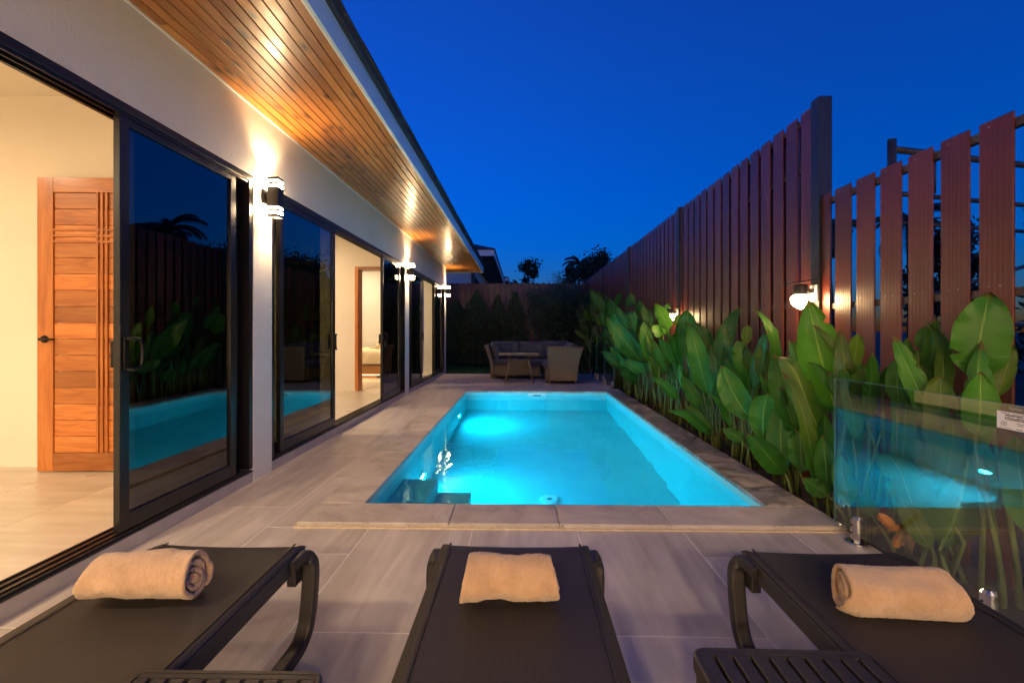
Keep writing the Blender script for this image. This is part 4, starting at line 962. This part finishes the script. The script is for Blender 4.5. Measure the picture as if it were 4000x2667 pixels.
# ================================================================== BROAD-LEAVED PLANTS ALONG THE FENCE
def big_leaf(B, T, wd, mat, parent, bow=0.12, twist=0.0, fold=0.35, seed=0, org=Vector((0, 0, 0))):
    rd = random.Random(seed); B, T = Vector(B), Vector(T); ax = (T - B); L = ax.length; a = ax.normalized()
    v = ((B + T) / 2 - Vector((0, 0, CAM_H))).normalized(); side = a.cross(v).normalized()
    side = (Matrix.Rotation(twist, 3, a) @ side).normalized(); n_ = side.cross(a).normalized()
    if n_.dot(v) > 0: n_ = -n_
    nt_, ns = 26, 8; vs_, uv = [], []
    tears = [(rd.uniform(.2, .85), rd.choice((-1, 1)), rd.uniform(.25, .6)) for _ in range(rd.choice((0, 1, 1, 2, 3)))]
    ph = rd.uniform(0, 6); tipbend = rd.uniform(0.0, 0.28); droop = rd.uniform(.5, 1.1) if seed % 5 == 2 else 0.0; wd *= rd.uniform(.92, 1.10) if seed < 400 else rd.uniform(.8, 1.0)
    for i in range(nt_ + 1):
        t_ = i / nt_
        p = math.sin(min(1, t_ / .30) * math.pi / 2) ** .72 if t_ < .30 else (1.0 if t_ < .50 else max(0.0, 1 - ((t_ - .50) / .50) ** 2.0) ** .85)
        hw = wd / 2 * min(1, p) + .002
        c = B + ax * t_ + n_ * (bow * L * 4 * t_ * (1 - t_) * .5) - n_ * (tipbend * L * max(0, t_ - .6) ** 2 * 4) + side * (.02 * L * math.sin(t_ * 4 + ph)) + (n_ * .35 - Vector((0, 0, 1))) * (droop * L * max(0, t_ - .6) ** 1.6)
        for j in range(ns + 1):
            s = 2 * j / ns - 1; k = abs(s)
            q = hw
            for (t0, sd, dp) in tears:
                if s * sd > 0: q *= 1 - dp * math.exp(-((t_ - t0) / .014) ** 2) * k
            wave = .035 * wd * math.sin(t_ * 19 + ph + s * 1.4) * k ** 2 + .02 * wd * math.sin(t_ * 41 + 2 * ph) * k ** 3
            vs_.append(c + side * (s * q * math.cos(fold)) + n_ * (-k * q * math.sin(fold) * .55 + .16 * wd * k * k * (1 if fold < .5 else -.4) + wave)); uv.append((j / ns, t_))
    fs = [(i * (ns + 1) + j, i * (ns + 1) + j + 1, (i + 1) * (ns + 1) + j + 1, (i + 1) * (ns + 1) + j) for i in range(nt_) for j in range(ns)]
    me = bpy.data.meshes.new('leaf'); me.from_pydata([tuple(p - org) for p in vs_], [], fs)
    ul = me.uv_layers.new(name='UVMap')
    for lp_ in me.loops: ul.data[lp_.index].uv = uv[lp_.vertex_index]
    return link('leaf', me, mat, parent, smooth=True)
LEAVES = []
def traced(ox, oy, sc, rows):
    for r in rows:
        x0, y0, x1, y1, wpx, mat, X = r[:7]; ex = r[7] if len(r) > 7 else {}
        LEAVES.append(((ox + x0 / sc, oy + y0 / sc), (ox + x1 / sc, oy + y1 / sc), wpx / sc, mat, X, ex))
G, D, O = 'leaf_green', 'leaf_dark', 'leaf_olive'
# rows: tip x, y, blade base x, y, width (all as seen), kind, distance of the blade base from the house axis
traced(2230, 1100, 3.136, [
    (450, 425, 852, 985, 215, G, 1.93), (465, 200, 505, 540, 145, G, 2.03), (500, 340, 640, 640, 150, G, 2.0), (550, 285, 700, 590, 105, G, 2.05),
    (225, 95, 430, 400, 125, D, 2.05), (325, 115, 415, 300, 85, O, 2.1), (410, 140, 445, 290, 65, O, 2.12), (615, 95, 555, 300, 75, D, 2.12),
    (250, 255, 258, 500, 95, O, 2.0), (75, 345, 165, 545, 85, O, 1.95), (160, 330, 228, 480, 65, O, 2.02), (105, 255, 185, 440, 65, O, 2.05),
    (270, 360, 365, 560, 85, O, 1.97), (365, 365, 435, 570, 90, G, 1.95), (40, 590, 205, 715, 62, O, 1.9), (735, 145, 778, 290, 62, O, 2.12),
    (705, 165, 690, 310, 62, D, 2.14), (710, 290, 790, 620, 115, G, 2.02), (880, 290, 940, 500, 85, O, 2.06), (905, 475, 945, 985, 150, G, 1.96),
    (1040, 265, 1200, 600, 160, D, 2.03), (1430, 345, 1420, 690, 205, G, 2.06), (1000, 500, 1085, 690, 100, G, 1.98, {'twist': .6}), (1070, 690, 1245, 1000, 125, G, 1.94),
    (990, 720, 1170, 1100, 105, G, 1.96), (475, 785, 695, 1065, 95, G, 1.9), (375, 860, 660, 1055, 115, D, 1.86), (590, 1060, 818, 1240, 125, D, 1.92),
    (665, 950, 905, 1125, 115, G, 1.9), (1195, 1120, 770, 1015, 125, D, 1.88), (1020, 1170, 1315, 1430, 115, G, 1.88), (1365, 1150, 1548, 1535, 150, G, 1.92),
    (435, 725, 525, 935, 70, D, 1.95), (520, 740, 650, 890, 60, G, 1.95), (830, 400, 850, 860, 100, D, 2.06), (640, 360, 695, 570, 90, G, 2.08),
    (760, 420, 800, 720, 85, D, 2.08), (1100, 450, 1175, 660, 90, D, 2.08), (120, 520, 230, 700, 110, O, 2.03), (280, 520, 330, 740, 120, O, 2.06),
    (400, 560, 520, 800, 110, D, 2.03), (1190, 260, 1160, 420, 80, D, 2.12), (1320, 380, 1300, 560, 80, O, 2.1), (1260, 640, 1250, 980, 120, D, 2.02),
    (960, 330, 980, 560, 80, D, 2.12), (590, 330, 620, 520, 80, D, 2.1), (840, 230, 850, 420, 95, D, 2.12), (1320, 800, 1300, 1180, 130, D, 2.02)])
traced(2600, 1150, 2.851, [
    (235, 325, 500, 1115, 195, G, 1.93), (350, 320, 495, 760, 165, D, 2.03), (430, 360, 512, 620, 100, O, 2.1), (785, 125, 565, 990, 190, D, 2.04),
    (905, 310, 890, 560, 90, O, 2.12), (800, 500, 905, 920, 195, D, 2.06), (770, 650, 690, 830, 85, O, 2.12), (615, 790, 940, 1385, 250, G, 1.93, {'bow': .2}),
    (500, 1100, 735, 1480, 75, G, 1.89, {'twist': .8}), (40, 1215, 490, 1545, 105, D, 1.88), (225, 1220, 525, 1555, 75, O, 1.93, {'twist': .7}),
    (1080, 560, 1135, 1000, 175, O, 2.05), (990, 740, 965, 1260, 115, O, 2.02), (1180, 660, 1450, 1500, 255, D, 1.97, {'bow': .16}),
    (1145, 1010, 1085, 1600, 265, G, 1.94), (1420, 530, 1480, 760, 120, O, 2.1), (640, 1480, 860, 1650, 120, D, 1.92), (620, 860, 700, 1150, 130, D, 2.05), (330, 1010, 440, 1320, 190, D, 2.0)])
traced(2750, 1150, 1.845, [
    (530, 318, 868, 1030, 165, O, 2.02, {'fold': .7, 'bow': .14}), (762, 40, 925, 840, 245, G, 2.08, {'bow': .16}), (545, 770, 582, 1340, 165, G, 1.93), (310, 1010, 575, 1378, 165, D, 1.90),
    (600, 560, 840, 1390, 95, O, 1.94, {'twist': .5}), (702, 920, 695, 1280, 150, G, 1.95), (855, 1030, 895, 1420, 130, D, 1.93), (715, 1320, 890, 1568, 125, D, 1.90),
    (800, 600, 840, 900, 110, D, 2.1), (860, 860, 880, 1200, 120, D, 2.05), (930, 1080, 930, 1500, 150, D, 1.95)])
traced(3200, 1100, 2.24, [
    (1505, 85, 1335, 840, 330, G, 2.06, {'bow': .16}), (1440, 800, 1370, 1330, 245, G, 2.0), (1712, 540, 1550, 1010, 115, O, 2.12), (1005, 320, 955, 930, 130, D, 2.12),
    (870, 500, 870, 940, 155, O, 2.06), (930, 390, 905, 600, 125, D, 2.12), (770, 515, 775, 760, 115, D, 2.1), (700, 655, 690, 1080, 150, G, 2.0),
    (405, 718, 430, 1040, 235, O, 2.03), (330, 388, 305, 780, 100, O, 2.12), (210, 738, 300, 1390, 115, G, 1.95, {'twist': .5}), (620, 740, 575, 930, 95, D, 2.08)])
traced(3200, 1600, 1.96, [
    (1215, 88, 930, 1110, 420, G, 1.98, {'fold': .6, 'bow': .1}), (1510, 165, 1570, 930, 190, G, 1.98), (480, 130, 810, 1010, 215, G, 1.95), (590, 650, 860, 1210, 150, O, 1.92),
    (1010, 200, 785, 490, 130, O, 2.06), (165, 340, 225, 790, 130, G, 1.92), (330, 640, 420, 900, 110, G, 1.93)])
groups = {}
for i, (tp, bs, wpx, mat, X, ex) in enumerate(LEAVES):
    Bp = U(bs[0], bs[1], X=X); Yb = Bp.y
    Tp = U(tp[0], tp[1], Y=Yb + 0.12 * math.sin(i * 2.3))
    if Tp.x > 2.17: Tp = U(tp[0], tp[1], X=2.17)
    if Yb < 2.85 and Tp.x < 1.88: Tp = U(tp[0], tp[1], X=1.88)
    if Bp.z < 0.12: Bp.z = 0.12
    tw = ex.get('twist', 0.28 * math.sin(i * 1.7)); wd = wpx * Yb / F / max(.45, math.cos(tw)) / math.cos(ex.get('fold', .35)) 
    groups.setdefault(max(0, int((Yb - 1.5) / 0.62)), []).append((Bp, Tp, wd, mat, tw, ex, i))
keys = sorted(groups, reverse=True)
for gi, kx in enumerate(keys):
    ls = groups[kx]; yc = sum(l_[0].y for l_ in ls) / len(ls); org = Vector((2.04, yc, -0.06))
    pl = empty('broad_leaved_plant', org); near = len(keys) - 1 - gi
    lab = f'{ORD[gi]} broad-leaved green plant from the far end of the bed' if gi < len(keys) // 2 else f'{ORD[near]} broad-leaved green plant from the near end of the bed'
    tag(pl, lab, 'plant', 'broad-leaved plants along the fence'); rd = random.Random(gi + 50)
    for (Bp, Tp, wd, mat, tw, ex, i) in ls:
        big_leaf(Bp, Tp, wd, mat, pl, ex.get('bow', .10), tw, ex.get('fold', .35), i, org)
        gx = min(2.18, max(1.93, Bp.x + rd.uniform(-.03, .09))); gy = Bp.y + rd.uniform(-.10, .10); Gp = Vector((gx, gy, -0.07))
        dirn = (Tp - Bp).normalized(); Hh = (Bp - Gp).length
        c1 = Gp + Vector((0, 0, Hh * .45)); c2 = Bp - dirn * Hh * .22
        pts = [((1 - q) ** 3) * Gp + 3 * (1 - q) ** 2 * q * c1 + 3 * (1 - q) * q * q * c2 + q ** 3 * Bp - org for q in (0, .15, .3, .45, .6, .75, .9, 1)]
        pts.append(Bp + (Tp - Bp) * .12 - org)
        MB().tube(pts, [.013, .012, .011, .010, .009, .008, .007, .006, .003], 6).build('stem', 'leaf_stem', pl, smooth=True)
    for k in range(7):                          # younger leaves at the back of the clump
        by = yc + rd.uniform(-.33, .33); bz = rd.uniform(.28, .75); L = rd.uniform(.35, .6); ln = rd.uniform(-.45, .35)
        Bp = Vector((rd.uniform(2.0, 2.12), by, bz)); Tp = Bp + Vector((min(2.18 - Bp.x, rd.uniform(-.25 if yc > 3 else -.12, .08)), ln * L, L * math.cos(ln)))
        big_leaf(Bp, Tp, L * rd.uniform(.22, .30), rd.choice(('leaf_dark', 'leaf_dark', 'leaf_green', 'leaf_olive')), pl, rd.uniform(.05, .16), rd.uniform(-.9, .9), rd.uniform(.25, .6), 400 + gi * 20 + k, org)
        MB().tube([(Bp.x + .03 - org.x, by - org.y, 0), tuple((Bp - org) * .6), tuple(Bp - org), tuple(Bp.lerp(Tp, .12) - org)], [.012, .010, .007, .003], 6).build('stem', 'leaf_stem', pl, smooth=True)
    for k in range(rd.randint(5, 9) if near > 3 else 2):          # bare older stalks
        gx, gy = rd.uniform(1.92, 2.16), yc + rd.uniform(-.3, .3); h = rd.uniform(.25, .75)
        MB().tube([(gx - org.x, gy - org.y, 0), (gx - org.x + rd.uniform(-.04, .04), gy - org.y + rd.uniform(-.04, .04), h * .5), (gx - org.x + rd.uniform(-.10, .05), gy - org.y + rd.uniform(-.10, .08), h)], [.011, .009, .006], 6).build('stem', 'leaf_stem', pl, smooth=True)
    if near == 1:
        for q, (a_, b_) in enumerate((((450, 800), (640, 950)), ((640, 950), (560, 1050)), ((640, 960), (710, 1050)))):
            pa = U(3200 + a_[0] / 1.96, 1600 + a_[1] / 1.96, Y=2.2); pb = U(3200 + b_[0] / 1.96, 1600 + b_[1] / 1.96, Y=2.22)
            o_ = big_leaf(pa, pb, .06, 'dead_leaf', pl, .15, .4, .6, 300 + q, org); o_['label'] = 'withered brown leaf tip'

# ================================================================== SHRUBS, TREES, NEIGHBOURS
def leaf_cloud(n, fn, size, rd, asp=0.5):
    vs_, fs = [], []
    for _ in range(n):
        p = Vector(fn(rd)); s = size * rd.uniform(.6, 1.3); d = Vector((rd.gauss(0, 1), rd.gauss(0, 1), rd.gauss(.3, 1))).normalized(); q = d.cross(Vector((rd.gauss(0, 1), rd.gauss(0, 1), rd.gauss(0, 1)))).normalized()
        i0 = len(vs_); vs_ += [tuple(p - d * s), tuple(p + q * s * asp), tuple(p + d * s), tuple(p - q * s * asp)]; fs.append((i0, i0 + 1, i0 + 2, i0 + 3))
    me = bpy.data.meshes.new('crown'); me.from_pydata(vs_, [], fs); return me
def shrub(x, y, h, r, label, seed, mat='shrub_leaf', n=11000, group='clipped shrubs in front of the back fence', name='column_shrub', size=.026):
    rd = random.Random(seed); t_ = empty(name, (x, y, -0.03)); tag(t_, label, 'shrub', group)
    blobs = [(rd.uniform(-.5, .5) * r, rd.uniform(-.4, .4) * r, rd.uniform(.1, .95) * h, rd.uniform(.4, .75) * r) for _ in range(26)]
    def fn(q):
        while True:
            z = q.uniform(0.04, 1) * h; u = z / h; rr = r * 1.25 * (1 - u ** 5 * .8) * (0.88 + 0.12 * math.sin(u * 9 + seed)); a = q.uniform(0, 2 * math.pi); k = q.random() ** .45 * rr
            p = Vector((math.cos(a) * k, math.sin(a) * k, z))
            if noise.noise(p * 5 + Vector((seed, 0, 0))) > -.22 or q.random() < .25:
                if u > .9: p.x *= .7; p.y *= .7
                return p
    link('crown', leaf_cloud(n, fn, size, rd), mat, t_)
    MB().tube([(0, 0, -.05), (.02, 0, h * .4), (0, .02, h * .8)], [.03, .02, .008], 7).build('trunk', 'bark', t_, smooth=True)
    return t_
shrub(U(1778, 1300, Y=15.2).x, 15.2, 2.25, .36, 'dark clipped shrub nearest the corner of the house', 1)
shrub(U(1862, 1300, Y=15.1).x, 15.1, 2.50, .44, 'tallest clipped columnar shrub before the back fence', 2, n=14000)
shrub(U(1945, 1300, Y=15.2).x, 15.2, 2.38, .30, 'slim clipped shrub left of the loose bush', 3)
shrub(U(2012, 1300, Y=15.1).x, 15.1, 2.45, .36, 'pale topped shrub touching the loose bush', 4)
shrub(U(2300, 1300, Y=14.2).x, 14.2, 2.35, .42, 'dark shrub in the far corner behind the glass panels', 5)
shrub(U(1720, 1300, Y=15.3).x, 15.3, 2.1, .36, 'dark shrub half hidden behind the house corner', 6, n=5000)
# loose tall bush: many thin stems, leaves in sprays
rd = random.Random(77); bx_, by_ = U(2165, 1300, Y=15.0).x, 15.0
lb = empty('loose_bush', (bx_, by_, -.03)); tag(lb, 'tall loose leafy bush behind the sofa', 'bush')
stems = []
for k in range(34):
    a = rd.uniform(0, 6.28); r_ = rd.uniform(.2, 1.0); tx, ty = math.cos(a) * r_ * .95, math.sin(a) * r_ * .45; h = rd.uniform(2.0, 3.15) * (1 - .18 * r_)
    stems.append(smooth_path([(rd.uniform(-.15, .15), rd.uniform(-.1, .1), 0), (tx * .3, ty * .3, h * .4), (tx * .75, ty * .75, h * .75), (tx * 1.05, ty * 1.05, h)], 4))
for s_ in stems: MB().tube(s_, [.014 * (1 - i / (len(s_) + 2)) + .002 for i in range(len(s_))], 5).build('branch', 'bark', lb)
def fnb(q):
    s_ = q.choice(stems); i = min(len(s_) - 1, int(len(s_) * (0.12 + .88 * q.random() ** .75))); p = s_[i]
    return p + Vector((q.gauss(0, .13), q.gauss(0, .11), q.gauss(0, .10)))
link('crown', leaf_cloud(26000, fnb, .032, rd, .38), 'bush_leaf', lb)

def tree(x, y, h, rx, label, seed, n=9000, trunk_h=.35, size=.16, base=-.12, lobes=16, cat='tree'):
    rd = random.Random(seed); t_ = empty('leafy_tree', (x, y, base)); tag(t_, label, cat, 'trees beyond the fences')
    L_ = []
    for k in range(lobes):
        a = rd.uniform(0, 6.28); u = rd.random(); rr = rx * math.sqrt(rd.random()) * (1 - .55 * u); L_.append((Vector((math.cos(a) * rr, math.sin(a) * rr, h * (trunk_h + (1 - trunk_h) * u * .93))), rx * rd.uniform(.20, .42)))
    def fn(q):
        c, r_ = q.choice(L_); d = Vector((q.gauss(0, 1), q.gauss(0, 1), q.gauss(0, 1))).normalized(); return c + d * r_ * abs(q.gauss(.55, .38))
    link('crown', leaf_cloud(n, fn, size, rd, .5), 'tree_leaf', t_)
    MB().tube([(0, 0, 0), (rd.uniform(-.2, .2), 0, h * .35), (0, rd.uniform(-.2, .2), h * .8)], [h * .03, h * .022, h * .006], 8).build('trunk', 'bark', t_, smooth=True)
    for k, (c, r_) in enumerate(L_[:10]): MB().tube([(0, 0, h * .25), tuple(c * .5 + Vector((0, 0, h * .12))), tuple(c)], [h * .012, h * .008, .02], 5).build('branch', 'bark', t_, smooth=True)
    return t_
def palm(x, y, h, label, seed, fr=15, fl=2.6, base=-.12):
    rd = random.Random(seed); t_ = empty('palm_tree', (x, y, base)); tag(t_, label, 'palm', 'palms beyond the fences')
    lean = Vector((rd.uniform(-.06, .06) * h, rd.uniform(-.04, .04) * h, 0))
    MB().tube([(0, 0, 0), tuple(lean * .3 + Vector((0, 0, h * .5))), tuple(lean + Vector((0, 0, h)))], [.17, .12, .10], 8).build('trunk', 'bark', t_, smooth=True)
    top = lean + Vector((0, 0, h))
    for k in range(fr):
        a = 6.28 * k / fr + rd.uniform(-.2, .2); el = rd.uniform(-.35, 1.15); d = Vector((math.cos(a), math.sin(a), 0)); L = fl * rd.uniform(.8, 1.1)
        sp = []; p = top.copy(); e = el
        for j in range(12): sp.append(p.copy()); p = p + (d * math.cos(e) + Vector((0, 0, math.sin(e)))) * (L / 11); e -= .13 + .05 * rd.random()
        vs_, fs = [], []; sd = d.cross(Vector((0, 0, 1)))
        for j in range(1, 12):
            for q in (0, .25, .5, .75):
                c = sp[j - 1].lerp(sp[j], q); ln = L * .22 * math.sin(math.pi * min(1, (j + q) / 12.5)) ** .5 + .04; f_ = (sp[j] - sp[j - 1]).normalized()
                for s in (-1, 1):
                    e_ = c + (sd * s * .75 + f_ * .5 + Vector((0, 0, -.45 - .2 * rd.random()))) * ln; i0 = len(vs_); vs_ += [tuple(c - f_ * .045), tuple(c + f_ * .045), tuple(e_)]; fs.append((i0, i0 + 1, i0 + 2))
        for j in range(11):
            i0 = len(vs_); w_ = Vector((0, 0, .018)); vs_ += [tuple(sp[j] - w_), tuple(sp[j] + w_), tuple(sp[j + 1] + w_ * .7), tuple(sp[j + 1] - w_ * .7)]; fs.append((i0, i0 + 1, i0 + 2, i0 + 3))
        me = bpy.data.meshes.new('frond'); me.from_pydata(vs_, [], fs); link('frond', me, 'palm_leaf', t_)
    return t_
P = U(2066, 1008, Y=30); tree(P.x, 30, P.z + .1, 1.15, 'lone tree standing out against the sky behind the loose bush', 4, 6500, .22, .10, lobes=34)
P = U(2345, 980, Y=42); tree(P.x, 42, P.z + .1, 2.9, 'broad dark tree just left of the fence top', 8, 12000, .35, .16, lobes=34)
P = U(2235, 1045, Y=40); tree(P.x, 40, P.z + .2, 1.7, 'lower dark tree under the distant palm', 9, 7000, .3, .15, lobes=22)
P = U(2258, 1000, Y=44); palm(P.x, 44, P.z - .6, 'distant palm rising above the trees in the middle', 5, 15, 2.0)
P = U(2012, 1092, Y=38); palm(P.x, 38, P.z - .3, 'tiny distant palm beside the lone tree', 6, 12, 1.1)
# seen through the gaps of the low fence and mirrored in the glass doors
for (x, y, h, sd, lb_) in ((19.6, 30.0, 8.1, 11, 'palm mirrored at the left of the first glass door'), (26, 31, 8.6, 12, 'palm mirrored at the right of the first glass door'), (22.3, 33, 7.9, 14, 'shorter palm mirrored between two taller ones')):
    palm(x, y, h, lb_, sd, 18, 2.7)
tree(27.5, 30, 8.7, 2.4, 'dense tree mirrored at the right of the first glass door', 21, 11000, .3, .18, lobes=30)
tree(16.5, 33, 7.9, 2.6, 'low tree mirrored at the left of the first glass door', 22, 9000, .25, .18, lobes=26)
tree(16.4, 42, 8.0, 3.2, 'round tree mirrored in the second glass door', 23, 10000, .3, .2, lobes=30)
for k, (x, y, h) in enumerate(((12, 9, 3.6), (13.5, 6.2, 4.2), (15, 12, 4.6), (11.5, 3.2, 3.4))):
    tree(x, y, h, 1.9, ['dark tree seen through the low fence beside the tall post', 'dark tree seen through the middle gaps of the low fence', 'farthest tree behind the low fence', 'dark tree seen through the rightmost fence gaps'][k], 30 + k, 6000, .12, .11, lobes=24)

def villa(x_off, y0, z_off, ln, label):
    t_ = empty('neighbour_house', (x_off, y0, z_off)); tag(t_, label, 'house', 'white houses beyond the back fence')
    e, wz = -1.10, 2.84
    MB().box((-8, 1.05, -3.2), (-2.03, ln - 1, wz + .05)).build('wall', 'neighbour_wall', t_)
    MB().box((-8.9, 0.0, wz), (e, ln, wz + .03)).build('soffit', 'neighbour_soffit', t_)
    MB().box((e, -.02, wz - .02), (e + .02, ln, wz + .22)).build('fascia', 'white_paint', t_); MB().box((-8.9, -.02, wz - .02), (e - .001, 0, wz + .22)).build('fascia', 'white_paint', t_)
    b_ = MB(); x0, x1, ya, yb, z0 = -9.0, e + .06, -.08, ln + .08, wz + .221; xr = (x0 + x1) / 2
    b_.v = [(x0, ya, z0), (x1, ya, z0), (x1, yb, z0), (x0, yb, z0), (x0, ya, z0 + .04), (x1, ya, z0 + .04), (x1, yb, z0 + .04), (x0, yb, z0 + .04), (xr, ya + 3.6, z0 + 1.5), (xr, yb - 3.6, z0 + 1.5)]
    b_.f = [(0, 3, 2, 1), (4, 5, 8), (5, 6, 9, 8), (6, 7, 9), (7, 4, 8, 9), (0, 1, 5, 4), (1, 2, 6, 5), (2, 3, 7, 6), (3, 0, 4, 7)]
    b_.build('roof', 'roof_shingle', t_)
    MB().box((-2.1, 0.93, -3.2), (-1.95, 1.045, wz)).build('downpipe', 'post_steel', t_)
    for k in range(3):
        f_ = MB().box((-.03, 1.6 + 4.1 * k, -.1), (-.001 + .012, 4.9 + 4.1 * k, 2.2)).build('window', 'aluminium', t_, (-2.03 + .0, 0, 0)); MB().box((.0125, 1.66 + 4.1 * k, -.04), (.016, 4.84 + 4.1 * k, 2.14)).build('glass_pane', 'tinted_glass', f_)
    return t_
villa(0, 18.1, 1.30, 13, 'white neighbouring house with dark hip roof just beyond the back fence')
villa(0, 39, 2.6, 12, 'farther small white house at the end of the roof line')
